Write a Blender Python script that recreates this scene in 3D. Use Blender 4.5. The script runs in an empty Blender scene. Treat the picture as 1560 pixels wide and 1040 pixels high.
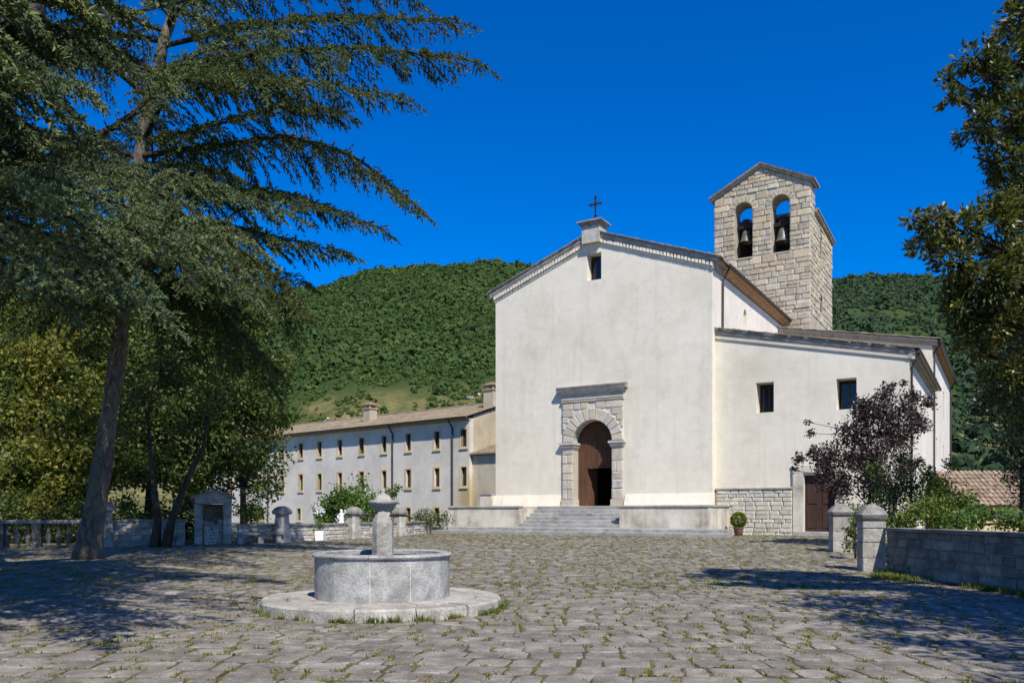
import bpy, math, random
import numpy as np
from mathutils import Vector, Matrix, noise
from mathutils.geometry import tessellate_polygon

random.seed(7)
RNG = np.random.default_rng(7)
R = math.radians
SC = bpy.context.scene
COL = SC.collection

# ------------------------------------------------------------------ camera, sky, sun, exposure
F = 1251.0          # focal length in photo pixels (photo is 1560 wide)
HOR = 780.0         # photo row of the horizon
EYE = 1.6
cam = bpy.data.cameras.new('camera')
cam.sensor_width = 36.0
cam.lens = F / 1560 * 36
cam.shift_y = (HOR - 520) / 1560
cam.clip_start = 0.1
cam.clip_end = 6000
camo = bpy.data.objects.new('camera', cam)
COL.objects.link(camo)
camo.location = (0, 0, EYE)
camo.rotation_euler = (R(90), 0, 0)
SC.camera = camo

SUN_AZ, SUN_EL = 20.0, 48.0       # degrees right of straight behind the camera, elevation
S = Vector((math.sin(R(SUN_AZ)) * math.cos(R(SUN_EL)), -math.cos(R(SUN_AZ)) * math.cos(R(SUN_EL)), math.sin(R(SUN_EL))))
world = bpy.data.worlds.new('World')
SC.world = world
world.use_nodes = True
wn, wl = world.node_tree.nodes, world.node_tree.links
bg = wn['Background']
sky = wn.new('ShaderNodeTexSky')
sky.sky_type = 'NISHITA'
sky.sun_disc = False
sky.sun_elevation = R(SUN_EL)
sky.sun_rotation = R(180 - SUN_AZ)
sky.altitude = 900
sky.air_density = 1.0
sky.dust_density = 0.15
sky.ozone_density = 3.5
hs = wn.new('ShaderNodeHueSaturation')
hs.inputs['Hue'].default_value = 0.516
hs.inputs['Saturation'].default_value = 1.62
hs.inputs['Value'].default_value = 1.0
wl.new(sky.outputs[0], hs.inputs['Color'])
wl.new(hs.outputs[0], bg.inputs['Color'])
bg.inputs['Strength'].default_value = 0.138
sun = bpy.data.lights.new('sun', 'SUN')
sun.energy = 5.0
sun.angle = R(0.5)
sun.color = (1.0, 0.93, 0.81)
suno = bpy.data.objects.new('sun', sun)
COL.objects.link(suno)
suno.rotation_euler = S.to_track_quat('Z', 'Y').to_euler()
SC.view_settings.view_transform = 'Standard'
SC.view_settings.look = 'None'
SC.view_settings.gamma = 1.0
SC.view_settings.use_curve_mapping = False
SC.view_settings.exposure = 0.32

# ------------------------------------------------------------------ helpers
def g(y):
    t = min(1.0, max(0.0, (y - 14) / 26.0))
    return 0.42 * t * t * (3 - 2 * t)

def P(u, v, Y):
    return Vector(((u - 780) / F * Y, Y, EYE + (HOR - v) / F * Y))

def on_ground(u, Y, dz=0.0):
    return Vector(((u - 780) / F * Y, Y, g(Y) + dz))

class MB:
    """collects shapes; build() links them as one mesh object"""
    def __init__(self):
        self.v = []; self.f = []
    def add(self, vs, fs):
        o = len(self.v)
        self.v += [tuple(p) for p in vs]
        self.f += [tuple(i + o for i in q) for q in fs]
        return self
    def box(self, x0, x1, y0, y1, z0, z1, M=None, taper=0.0):
        vs = [Vector((x, y, z)) for z in (z0, z1) for y in (y0, y1) for x in (x0, x1)]
        if taper:
            cx, cy = (x0 + x1) / 2, (y0 + y1) / 2
            for q in vs[4:]:
                q.x = cx + (q.x - cx) * (1 - taper); q.y = cy + (q.y - cy) * (1 - taper)
        if M is not None: vs = [M @ p for p in vs]
        return self.add(vs, [(0, 2, 3, 1), (4, 5, 7, 6), (0, 1, 5, 4), (2, 6, 7, 3), (0, 4, 6, 2), (1, 3, 7, 5)])
    def tube(self, pts, radii, n=8, cap=True):
        pts = [Vector(p) for p in pts]
        o = len(self.v)
        ref = Vector((0.3, 0.2, 1)).normalized()
        for i, p in enumerate(pts):
            t = (pts[min(i + 1, len(pts) - 1)] - pts[max(i - 1, 0)]).normalized()
            if abs(t.dot(ref)) > 0.95: ref = Vector((1, 0.1, 0)).normalized()
            a = t.cross(ref).normalized(); b = t.cross(a)
            for k in range(n):
                w = 2 * math.pi * k / n
                self.v.append(tuple(p + (a * math.cos(w) + b * math.sin(w)) * radii[i]))
        for i in range(len(pts) - 1):
            for k in range(n):
                k2 = (k + 1) % n
                self.f.append((o + i * n + k, o + i * n + k2, o + (i + 1) * n + k2, o + (i + 1) * n + k))
        if cap:
            self.f.append(tuple(o + k for k in range(n))[::-1])
            self.f.append(tuple(o + (len(pts) - 1) * n + k for k in range(n)))
        return self
    def lathe(self, prof, n=24, c=(0, 0, 0), rot=0.0, square=False, close=True):
        o = len(self.v)
        for r, z in prof:
            for k in range(n):
                w = 2 * math.pi * k / n + rot
                self.v.append((c[0] + r * math.cos(w), c[1] + r * math.sin(w), c[2] + z))
        for i in range(len(prof) - 1):
            for k in range(n):
                k2 = (k + 1) % n
                self.f.append((o + i * n + k, o + i * n + k2, o + (i + 1) * n + k2, o + (i + 1) * n + k))
        if close:
            self.f.append(tuple(o + k for k in range(n))[::-1])
            self.f.append(tuple(o + (len(prof) - 1) * n + k for k in range(n)))
        return self
    def sweep(self, path, sect, fn):
        """fn(path point, section point) -> xyz; section is a closed loop"""
        o = len(self.v); n = len(sect)
        for p in path:
            for q in sect: self.v.append(tuple(fn(p, q)))
        for i in range(len(path) - 1):
            for k in range(n):
                k2 = (k + 1) % n
                self.f.append((o + i * n + k, o + i * n + k2, o + (i + 1) * n + k2, o + (i + 1) * n + k))
        self.f.append(tuple(o + k for k in range(n))[::-1])
        self.f.append(tuple(o + (len(path) - 1) * n + k for k in range(n)))
        return self
    def wall(self, outline, holes=(), y0=0.0, y1=0.5, fn=None):
        """outline and holes are (x, z) loops; extruded between y0 (front) and y1"""
        loops = [list(outline)] + [list(h) for h in holes]
        fn = fn or (lambda x, y, z: (x, y, z))
        tris = tessellate_polygon([[Vector((x, z, 0)) for x, z in l] for l in loops])
        flat = [p for l in loops for p in l]
        n = len(flat); o = len(self.v)
        self.v += [fn(x, y0, z) for x, z in flat] + [fn(x, y1, z) for x, z in flat]
        for a, b, c in tris:
            pa, pb, pc = flat[a], flat[b], flat[c]
            if (pb[0] - pa[0]) * (pc[1] - pa[1]) - (pb[1] - pa[1]) * (pc[0] - pa[0]) < 0: a, b, c = a, c, b
            self.f.append((o + a, o + b, o + c)); self.f.append((o + n + a, o + n + c, o + n + b))
        k = 0
        for l in loops:
            m = len(l)
            for i in range(m):
                a, b = k + i, k + (i + 1) % m
                self.f.append((o + a, o + n + a, o + n + b, o + b))
            k += m
        return self
    def build(self, name, mat, parent=None, smooth=False, fix=True, kind=None):
        me = bpy.data.meshes.new(name)
        me.from_pydata(self.v, [], self.f)
        if fix:
            import bmesh
            bm = bmesh.new(); bm.from_mesh(me)
            bmesh.ops.recalc_face_normals(bm, faces=bm.faces)
            bm.to_mesh(me); bm.free()
        if smooth:
            me.polygons.foreach_set('use_smooth', [True] * len(me.polygons))
            if smooth == 'auto':
                try: me.set_sharp_from_angle(angle=R(38))
                except Exception: pass
        return link(name, me, mat, parent, kind)

def link(name, me, mat, parent=None, kind=None):
    if mat is not None and len(me.materials) == 0: me.materials.append(mat)
    ob = bpy.data.objects.new(name, me)
    COL.objects.link(ob)
    if parent is not None: ob.parent = parent
    if kind: ob['kind'] = kind
    return ob

def np_mesh(name, verts, faces, mat, parent=None, kind=None, smooth=False):
    """verts (n,3), faces (m,3 or 4) arrays"""
    me = bpy.data.meshes.new(name)
    m, k = faces.shape
    me.vertices.add(len(verts)); me.vertices.foreach_set('co', np.ascontiguousarray(verts, np.float32).ravel())
    me.loops.add(m * k); me.loops.foreach_set('vertex_index', np.ascontiguousarray(faces, np.int32).ravel())
    me.polygons.add(m)
    me.polygons.foreach_set('loop_start', np.arange(0, m * k, k, dtype=np.int32))
    me.polygons.foreach_set('loop_total', np.full(m, k, np.int32))
    if smooth: me.polygons.foreach_set('use_smooth', np.ones(m, bool))
    me.update(calc_edges=True)
    return link(name, me, mat, parent, kind)

def tag(o, label, cat=None, group=None, kind=None):
    if label: o['label'] = label
    if cat: o['category'] = cat
    if group: o['group'] = group
    if kind: o['kind'] = kind
    return o

def thing(name, label, cat, loc=(0, 0, 0), rz=0.0, group=None):
    o = bpy.data.objects.new(name, None)
    COL.objects.link(o)
    o.empty_display_size = 0.3
    o.location = loc; o.rotation_euler = (0, 0, rz)
    return tag(o, label, cat, group)

def copy_tree(o, parent=None):
    c = o.copy(); COL.objects.link(c); c.parent = parent
    for ch in [x for x in o.children]: copy_tree(ch, c)
    return c

# ------------------------------------------------------------------ materials
def srgb(r, gg, b):
    f = lambda c: ((c / 255 + 0.055) / 1.055) ** 2.4 if c > 10 else c / 255 / 12.92
    return (f(r), f(gg), f(b), 1)

class NT:
    def __init__(self, name):
        self.m = bpy.data.materials.new(name); self.m.use_nodes = True
        self.n, self.l = self.m.node_tree.nodes, self.m.node_tree.links
        self.b = self.n['Principled BSDF']
        self.out = self.n['Material Output']
        self.geo = self.n.new('ShaderNodeNewGeometry')
        self.pos = self.geo.outputs['Position']
    def node(self, t, **kw):
        n = self.n.new(t)
        for k, v in kw.items(): setattr(n, k, v)
        return n
    def put(self, sock, v):
        if hasattr(v, 'is_linked') or isinstance(v, bpy.types.NodeSocket): self.l.new(v, sock)
        else: sock.default_value = v
    def math(self, op, a, b=0.5):
        n = self.node('ShaderNodeMath', operation=op); self.put(n.inputs[0], a); self.put(n.inputs[1], b); return n.outputs[0]
    def map(self, vec, scale=(1, 1, 1), loc=(0, 0, 0), rot=(0, 0, 0)):
        n = self.node('ShaderNodeMapping'); self.l.new(vec, n.inputs[0])
        n.inputs['Scale'].default_value = scale; n.inputs['Location'].default_value = loc; n.inputs['Rotation'].default_value = rot
        return n.outputs[0]
    def noise(self, scale, detail=6, rough=0.6, vec=None, dist=0.0):
        n = self.node('ShaderNodeTexNoise'); self.l.new(vec or self.pos, n.inputs['Vector'])
        n.inputs['Scale'].default_value = scale; n.inputs['Detail'].default_value = detail
        n.inputs['Roughness'].default_value = rough; n.inputs['Distortion'].default_value = dist
        return n.outputs['Fac']
    def ramp(self, fac, stops, mode='LINEAR'):
        n = self.node('ShaderNodeValToRGB'); self.l.new(fac, n.inputs[0])
        cr = n.color_ramp; cr.interpolation = mode
        while len(cr.elements) < len(stops): cr.elements.new(0.5)
        for e, (p, c) in zip(cr.elements, stops):
            e.position = p; e.color = c if len(c) == 4 else (*c, 1)
        return n.outputs[0]
    def mix(self, fac, a, b, mode='MIX'):
        n = self.node('ShaderNodeMix', data_type='RGBA', blend_type=mode)
        self.put(n.inputs[0], fac); self.put(n.inputs[6], a); self.put(n.inputs[7], b)
        return n.outputs[2]
    def rnd(self):
        oi = self.node('ShaderNodeObjectInfo')
        s = self.math('ADD', oi.outputs['Random'], self.geo.outputs['Random Per Island'])
        return self.math('FRACT', s, 0)
    def bump(self, h, strength=0.4, dist=0.02):
        n = self.node('ShaderNodeBump'); n.inputs['Strength'].default_value = strength; n.inputs['Distance'].default_value = dist
        self.l.new(h, n.inputs['Height']); self.l.new(n.outputs[0], self.b.inputs['Normal'])
    def done(self, color, rough=0.85, spec=0.3):
        self.put(self.b.inputs['Base Color'], color); self.put(self.b.inputs['Roughness'], rough)
        self.b.inputs['Specular IOR Level'].default_value = spec
        return self.m

def ramp01(lo, hi): return [(lo, (0, 0, 0, 1)), (hi, (1, 1, 1, 1))]

def stone_mat(name, cols, scale=3.0, var=0.25, stain=(0.05, 0.05, 0.045), stain_amt=0.5, lichen=None, bump=0.5, bscale=14, rough=0.9, hue=None):
    t = NT(name)
    c = t.ramp(t.noise(scale, 8, 0.65), [(0.28, cols[0]), (0.5, cols[1]), (0.74, cols[2])])
    r = t.rnd()
    if hue:   # a few pieces of a warmer stone
        c = t.mix(t.math('MULTIPLY', t.ramp(r, ramp01(0.1, 1.0)), 0.75), c, (*hue, 1))
    r2 = t.math('FRACT', t.math('MULTIPLY', r, 7.31), 0)
    val = t.math('MULTIPLY_ADD', r2, var); val.node.inputs[2].default_value = 1 - var / 2
    hsv = t.node('ShaderNodeHueSaturation'); t.l.new(val, hsv.inputs['Value']); t.l.new(c, hsv.inputs['Color']); c = hsv.outputs[0]
    sm = t.ramp(t.noise(scale * 0.33, 7, 0.7), ramp01(0.5, 0.72))
    c = t.mix(t.math('MULTIPLY', sm, stain_amt), c, (*stain, 1))
    if lichen:
        lm = t.ramp(t.noise(scale * 1.7, 9, 0.75, dist=0.6), ramp01(0.56, 0.66))
        c = t.mix(t.math('MULTIPLY', lm, 0.6), c, (*lichen, 1))
    sp = t.ramp(t.noise(scale * 16, 3, 0.6), [(0.3, (0.72, 0.72, 0.72, 1)), (0.6, (1.08, 1.08, 1.08, 1))])
    c = t.mix(1.0, c, sp, 'MULTIPLY')
    h = t.math('ADD', t.math('MULTIPLY', t.noise(bscale * 0.25, 4, 0.6), 1.4), t.noise(bscale, 8, 0.7))
    t.bump(h, bump, 0.03)
    return t.done(c, rough, 0.25)

def stucco_mat(name, base, dark, light, streak=0.25, lift=True, warm=None, bump=0.25, bs=0.28):
    t = NT(name)
    big = t.noise(bs, 6, 0.62)
    c = t.ramp(big, [(0.3, dark), (0.5, base), (0.72, light)])
    fine = t.ramp(t.noise(2.3, 8, 0.7), [(0.3, (0.93, 0.93, 0.93, 1)), (0.68, (1.04, 1.04, 1.03, 1))])
    c = t.mix(1.0, c, fine, 'MULTIPLY')
    pa = t.ramp(t.noise(bs * 3.1, 5, 0.55, dist=.8), [(0.40, (.955, .95, .94, 1)), (0.48, (1, 1, 1, 1)), (0.60, (1, 1, 1, 1)), (0.68, (1.03, 1.03, 1.025, 1))])
    c = t.mix(1.0, c, pa, 'MULTIPLY')
    vs = t.noise(1.0, 6, 0.6, vec=t.map(t.pos, (2.2, 2.2, 0.14)))
    vm = t.ramp(vs, ramp01(0.52, 0.78))
    c = t.mix(t.math('MULTIPLY', vm, streak), c, tuple(x * 0.72 for x in dark[:3]) + (1,))
    if lift:   # day joints of the rendering
        hz = t.noise(1.0, 5, 0.6, vec=t.map(t.pos, (0.1, 0.1, 1.15)))
        hm = t.ramp(hz, [(0.47, (0, 0, 0, 1)), (0.5, (1, 1, 1, 1)), (0.53, (0, 0, 0, 1))])
        c = t.mix(t.math('MULTIPLY', hm, 0.13), c, tuple(min(1, x * 1.08) for x in light[:3]) + (1,))
    if warm:
        wm = t.ramp(t.noise(bs * 2, 7, 0.7), ramp01(0.5, 0.75))
        c = t.mix(t.math('MULTIPLY', wm, 0.5), c, (*warm, 1))
    t.bump(t.math('ADD', t.noise(34, 6, 0.7), t.math('MULTIPLY', t.noise(2.0, 4, 0.6), 2.0)), bump, 0.02)
    return t.done(c, 0.93, 0.15)

def leaf_mat(name, cols, trans=0.35, rough=0.55, spec=0.35, tint=None):
    t = NT(name)
    r = t.rnd()
    nz = t.noise(0.55, 4, 0.6)
    f = t.math('ADD', t.math('MULTIPLY', r, 0.6), t.math('MULTIPLY', t.math('SUBTRACT', nz, 0.3), 1.0))
    n = len(cols)
    c = t.ramp(f, [(0.12 + 0.76 * i / (n - 1), (*q, 1)) for i, q in enumerate(cols)])
    t.done(c, rough, spec)
    tr = t.node('ShaderNodeBsdfTranslucent')
    tc = t.mix(1.0, c, (*(tint or (1.25, 1.3, 0.7)), 1), 'MULTIPLY'); t.l.new(tc, tr.inputs[0])
    mx = t.node('ShaderNodeMixShader'); mx.inputs[0].default_value = trans
    t.l.new(t.b.outputs[0], mx.inputs[1]); t.l.new(tr.outputs[0], mx.inputs[2]); t.l.new(mx.outputs[0], t.out.inputs[0])
    return t.m

def plain_mat(name, col, rough=0.6, metal=0.0, var=0.15, scale=6.0, bump=0.1, spec=0.3):
    t = NT(name)
    lo = tuple(x * (1 - var * 2) for x in col); hi = tuple(min(1, x * (1 + var)) for x in col)
    c = t.ramp(t.noise(scale, 7, 0.65), [(0.3, lo), (0.52, col), (0.75, hi)])
    t.b.inputs['Metallic'].default_value = metal
    t.bump(t.noise(scale * 5, 6, 0.7), bump, 0.01)
    return t.done(c, rough, spec)

def bark_mat(name, cols, zs=0.35):
    t = NT(name)
    vec = t.map(t.pos, (7, 7, 7 * zs))
    n1 = t.noise(1.0, 9, 0.7, vec=vec, dist=0.8)
    c = t.ramp(n1, [(0.33, cols[0]), (0.5, cols[1]), (0.68, cols[2])])
    lm = t.ramp(t.noise(1.6, 7, 0.7), ramp01(0.52, 0.66))
    c = t.mix(t.math('MULTIPLY', lm, 0.35), c, (*cols[3], 1)) if len(cols) > 3 else c
    t.bump(n1, 1.0, 0.16)
    return t.done(c, 0.95, 0.1)

def wood_mat(name, col):
    t = NT(name)
    v = t.noise(1.0, 8, 0.7, vec=t.map(t.pos, (26, 26, 1.3)))
    c = t.ramp(v, [(0.3, tuple(x * 0.45 for x in col)), (0.52, col), (0.72, tuple(x * 1.7 for x in col))])
    wm = t.ramp(t.noise(1.1, 6, 0.7), ramp01(0.45, 0.7))
    c = t.mix(t.math('MULTIPLY', wm, 0.4), c, tuple(x * 1.5 for x in col) + (1,))
    t.bump(v, 0.5, 0.02)
    return t.done(c, 0.75, 0.25)

M = {}
M['paving'] = stone_mat('paving_limestone', [(.115, .104, .087), (.21, .192, .163), (.345, .322, .28)], 2.6, 0.42, (.10, .088, .07), 0.6, (.42, .40, .355), 0.4, 22)
M['fountain'] = stone_mat('fountain_stone', [(.19, .188, .182), (.35, .345, .33), (.50, .495, .475)], 4.0, 0.2, (.13, .128, .115), 0.6, (.60, .585, .55), 0.55, 30)
M['fountain_base'] = stone_mat('fountain_base_stone', [(.23, .215, .185), (.38, .36, .32), (.52, .505, .465)], 3.0, 0.25, (.13, .115, .09), 0.65, (.62, .60, .55), 0.5, 22)
M['column'] = stone_mat('fountain_column_stone', [(.19, .18, .165), (.36, .345, .31), (.50, .485, .445)], 7.0, 0.1, (.24, .16, .085), 0.6, (.52, .50, .45), 0.6, 34)
M['tower'] = stone_mat('tower_limestone', [(.28, .25, .20), (.45, .41, .34), (.59, .55, .47)], 2.0, 0.36, (.25, .20, .135), 0.45, (.58, .55, .49), 0.6, 9, hue=(.52, .42, .27))
M['mortar'] = stone_mat('mortar', [(.27, .24, .19), (.42, .38, .31), (.52, .48, .41)], 2.0, 0.0, (.2, .17, .12), 0.4, None, 0.4, 16)
M['mortar_light'] = stone_mat('pale_mortar', [(.5, .47, .41), (.62, .59, .53), (.7, .68, .62)], 2.0, 0.0, (.4, .36, .28), 0.4, None, 0.4, 16)
M['portal'] = stone_mat('portal_stone', [(.33, .31, .275), (.50, .48, .435), (.61, .59, .545)], 2.6, 0.24, (.29, .255, .20), 0.4, (.6, .58, .53), 0.4, 15, hue=(.56, .48, .34))
M['portal_dark'] = stone_mat('portal_cornice_stone', [(.17, .165, .15), (.29, .28, .26), (.42, .41, .385)], 2.6, 0.2, (.10, .095, .085), 0.55, None, 0.5, 15)
M['ashlar'] = stone_mat('ashlar_stone', [(.40, .375, .32), (.55, .525, .46), (.64, .62, .565)], 2.6, 0.2, (.33, .29, .22), 0.4, None, 0.5, 12, hue=(.56, .50, .39))
M['rubble'] = stone_mat('rubble_stone', [(.30, .285, .25), (.45, .43, .39), (.57, .55, .51)], 2.6, 0.36, (.19, .17, .13), 0.5, (.5, .46, .37), 0.6, 12)
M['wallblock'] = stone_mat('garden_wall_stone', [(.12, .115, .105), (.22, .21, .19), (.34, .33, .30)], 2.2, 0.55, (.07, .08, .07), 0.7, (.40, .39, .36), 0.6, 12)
M['pier'] = stone_mat('gate_pillar_stone', [(.20, .19, .165), (.36, .345, .31), (.51, .49, .45)], 2.6, 0.25, (.11, .10, .085), 0.7, (.46, .44, .38), 0.6, 14)
M['balustrade'] = stone_mat('mossy_shaded_balustrade_stone', [(.065, .063, .054), (.125, .12, .104), (.20, .192, .168)], 3.0, 0.3, (.06, .058, .045), 0.7, (.24, .24, .16), 0.6, 14)  # stone tones lowered to stand in for deep tree shade
M['cap'] = stone_mat('weathered_cap_stone', [(.13, .125, .115), (.24, .23, .21), (.37, .355, .325)], 4.0, 0.2, (.07, .065, .055), 0.6, (.36, .34, .27), 0.7, 16)
M['step'] = stone_mat('step_stone', [(.21, .205, .195), (.33, .325, .31), (.45, .44, .42)], 1.8, 0.2, (.15, .145, .13), 0.55, (.45, .43, .40), 0.4, 18)
M['cornice'] = stone_mat('cornice_stone', [(.20, .19, .17), (.33, .315, .285), (.46, .445, .41)], 2.4, 0.2, (.11, .105, .09), 0.5, None, 0.5, 10)
M['facade'] = stucco_mat('facade_stucco', (.695, .648, .54), (.60, .555, .45), (.75, .71, .61), 0.4, True, (.63, .57, .45))
M['facade_side'] = stucco_mat('side_stucco', (.70, .65, .58), (.62, .575, .51), (.75, .70, .64), 0.25, False, None)
M['plinth'] = stucco_mat('plinth_stucco', (.72, .655, .55), (.60, .54, .45), (.77, .715, .62), 0.45, False, None)
M['terrace'] = stucco_mat('terrace_render', (.56, .52, .45), (.30, .27, .22), (.72, .685, .62), 0.9, False, (.40, .33, .22), 0.5, 0.9)
M['ochre'] = stucco_mat('ochre_stucco', (.49, .425, .315), (.36, .305, .21), (.58, .53, .43), 0.6, False, None, 0.4)
M['frame_ochre'] = stucco_mat('window_surround', (.58, .46, .26), (.48, .37, .20), (.64, .54, .36), 0.1, False, None)
M['tile'] = stone_mat('roof_tile', [(.15, .11, .07), (.26, .205, .135), (.37, .315, .225)], 1.4, 0.45, (.13, .105, .075), 0.6, (.36, .315, .24), 0.4, 9)
M['redtile'] = stone_mat('red_roof_tile', [(.17, .10, .07), (.28, .18, .125), (.38, .28, .21)], 2.0, 0.5, (.15, .125, .095), 0.7, (.36, .32, .25), 0.4, 10, hue=(.33, .29, .22))
M['brick'] = stone_mat('eave_brick', [(.25, .13, .08), (.40, .25, .15), (.50, .36, .24)], 4.0, 0.4, (.2, .13, .09), 0.4)
M['wood'] = wood_mat('old_door_wood', (.095, .047, .026))
M['wood_dark'] = wood_mat('side_door_wood', (.05, .026, .02))
M['iron'] = plain_mat('wrought_iron', (.035, .028, .026), 0.6, 0.6, 0.3, 20, 0.3)
M['pipe'] = plain_mat('downpipe_copper', (.075, .06, .055), 0.5, 0.3, 0.2, 5, 0.1)
M['glass'] = plain_mat('dark_window_glass', (.012, .013, .016), 0.12, 0.0, 0.2, 2, 0.02, 0.5)
M['shutter'] = plain_mat('window_wood', (.055, .033, .028), 0.6, 0.0, 0.25, 8, 0.2)
M['curtain'] = plain_mat('grey_window_glass', (.045, .045, .05), 0.15, 0.0, 0.3, 1.2, 0.02, 0.5)
M['interior'] = plain_mat('dark_interior', (.02, .017, .015), 0.9)  # near-black colour stands in for the shade of unlit rooms
M['bronze'] = plain_mat('bell_bronze', (.17, .165, .14), 0.5, 0.5, 0.25, 3, 0.15)
M['white'] = plain_mat('white_marble', (.78, .78, .78), 0.5, 0.0, 0.05, 8, 0.1)
M['clay'] = plain_mat('brown_clay_pot', (.16, .095, .07), 0.8, 0.0, 0.25, 8, 0.2)
M['water'] = plain_mat('still_water', (.03, .035, .022), 0.06, 0.0, 0.2, 3, 0.05, 0.5)
M['cedarbark'] = bark_mat('cedar_bark', [(.055, .046, .038), (.165, .142, .12), (.29, .26, .225), (.2, .185, .12)])
M['treebark'] = bark_mat('tree_bark', [(.03, .024, .018), (.075, .06, .046), (.13, .11, .085)])
M['twig'] = bark_mat('twig_bark', [(.028, .022, .016), (.06, .047, .034), (.10, .08, .06)])
M['cedar'] = leaf_mat('cedar_needles', [(.022, .042, .020), (.050, .080, .034), (.105, .135, .046), (.18, .185, .05)], 0.2, 0.75, 0.12)
M['cedar_blue'] = leaf_mat('blue_cedar_needles', [(.040, .072, .044), (.090, .135, .074), (.16, .20, .092), (.23, .25, .08)], 0.2, 0.75, 0.12)
M['yellowleaf'] = leaf_mat('yellowing_leaves', [(.040, .066, .014), (.095, .125, .023), (.21, .215, .038), (.36, .30, .06)], 0.38)
M['greenleaf'] = leaf_mat('green_leaves', [(.022, .045, .010), (.05, .085, .018), (.095, .13, .028), (.15, .17, .04)], 0.35)
M['limeleaf'] = leaf_mat('lime_leaves', [(.045, .08, .014), (.09, .145, .022), (.16, .21, .035), (.24, .27, .05)], 0.4)
M['bushleaf'] = leaf_mat('bush_leaves', [(.03, .07, .012), (.065, .13, .02), (.11, .20, .03), (.16, .25, .05)], 0.35)
M['oakleaf'] = leaf_mat('evergreen_leaves', [(.020, .034, .011), (.050, .070, .019), (.125, .135, .034), (.24, .225, .055)], 0.25, 0.4, 0.5)
M['plumleaf'] = leaf_mat('purple_leaves', [(.020, .013, .014), (.042, .028, .029), (.075, .054, .053), (.125, .10, .092)], 0.18, 0.4, 0.5, (1.4, .6, .7))
M['darkleaf'] = leaf_mat('dark_conifer_leaves', [(.008, .018, .010), (.018, .032, .016), (.04, .06, .025)], 0.15)
M['boxleaf'] = leaf_mat('box_leaves', [(.08, .12, .01), (.16, .21, .015), (.27, .30, .03)], 0.35)
M['grass'] = leaf_mat('grass_blades', [(.05, .10, .012), (.09, .15, .02), (.19, .21, .04), (.34, .28, .09)], 0.4)
M['moss'] = leaf_mat('dry_weeds', [(.075, .095, .02), (.15, .145, .035), (.24, .20, .06), (.19, .12, .06)], 0.3)
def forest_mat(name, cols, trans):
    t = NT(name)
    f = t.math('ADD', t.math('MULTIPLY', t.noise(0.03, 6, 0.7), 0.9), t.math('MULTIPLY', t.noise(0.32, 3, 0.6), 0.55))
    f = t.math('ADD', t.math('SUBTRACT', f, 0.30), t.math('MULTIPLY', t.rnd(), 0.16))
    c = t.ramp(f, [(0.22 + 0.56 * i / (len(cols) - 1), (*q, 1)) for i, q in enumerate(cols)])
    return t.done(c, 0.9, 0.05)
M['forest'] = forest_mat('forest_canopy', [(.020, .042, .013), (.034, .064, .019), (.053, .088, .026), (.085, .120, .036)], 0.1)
M['forest_far'] = forest_mat('haze_tinted_forest_canopy', [(.018, .036, .020), (.028, .052, .027), (.042, .070, .034), (.062, .095, .040)], 0.1)  # bluer copy of the forest tones, distance haze put into the colour
M['rock'] = stone_mat('limestone_rock', [(.22, .215, .20), (.36, .35, .33), (.50, .49, .46)], 0.5, 0.3, (.25, .25, .2), 0.5, None, 0.8, 1.2)

t = NT('joint_soil')
c = t.ramp(t.noise(1.6, 8, 0.7), [(0.3, (.045, .038, .026, 1)), (0.46, (.095, .082, .045, 1)), (0.56, (.13, .125, .042, 1)), (0.72, (.20, .16, .085, 1))])
t.bump(t.noise(22, 7, 0.7), 0.7, 0.04)
M['soil'] = t.done(c, 0.98, 0.1)
t = NT('hill_ground')
c = t.ramp(t.noise(0.045, 9, 0.68), [(0.34, (.045, .075, .018, 1)), (0.46, (.10, .105, .035, 1)), (0.55, (.20, .175, .07, 1)), (0.70, (.29, .25, .12, 1))])
sepz = t.node('ShaderNodeSeparateXYZ'); t.l.new(t.pos, sepz.inputs[0])
hm = t.node('ShaderNodeMapRange'); t.l.new(sepz.outputs[2], hm.inputs[0])
hm.inputs[1].default_value = 27; hm.inputs[2].default_value = 36
c = t.mix(hm.outputs[0], c, (.034, .062, .018, 1))       # woodland floor above the meadows
c = t.mix(t.math('MULTIPLY', t.ramp(t.noise(.5, 6, .7), ramp01(.45, .62)), .6), c, (.06, .08, .025, 1))
t.bump(t.noise(0.6, 8, 0.7), 0.8, 1.0)
M['hill'] = t.done(c, 0.95, 0.1)

# ------------------------------------------------------------------ ground and hills
mb = MB()
ys = [-700, -100, 14] + [14 + 2 * i for i in range(1, 14)] + [60, 130, 2600]
xs = [-2600, -400, -60, 60, 400, 2600]
mb.add([(x, y, g(y) - 0.017) for y in ys for x in xs],
       [(j * 6 + i, j * 6 + i + 1, (j + 1) * 6 + i + 1, (j + 1) * 6 + i) for j in range(len(ys) - 1) for i in range(5)])
tag(mb.build('ground', M['soil']), 'bare mossy soil under the plaza', None, None, 'structure')

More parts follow.
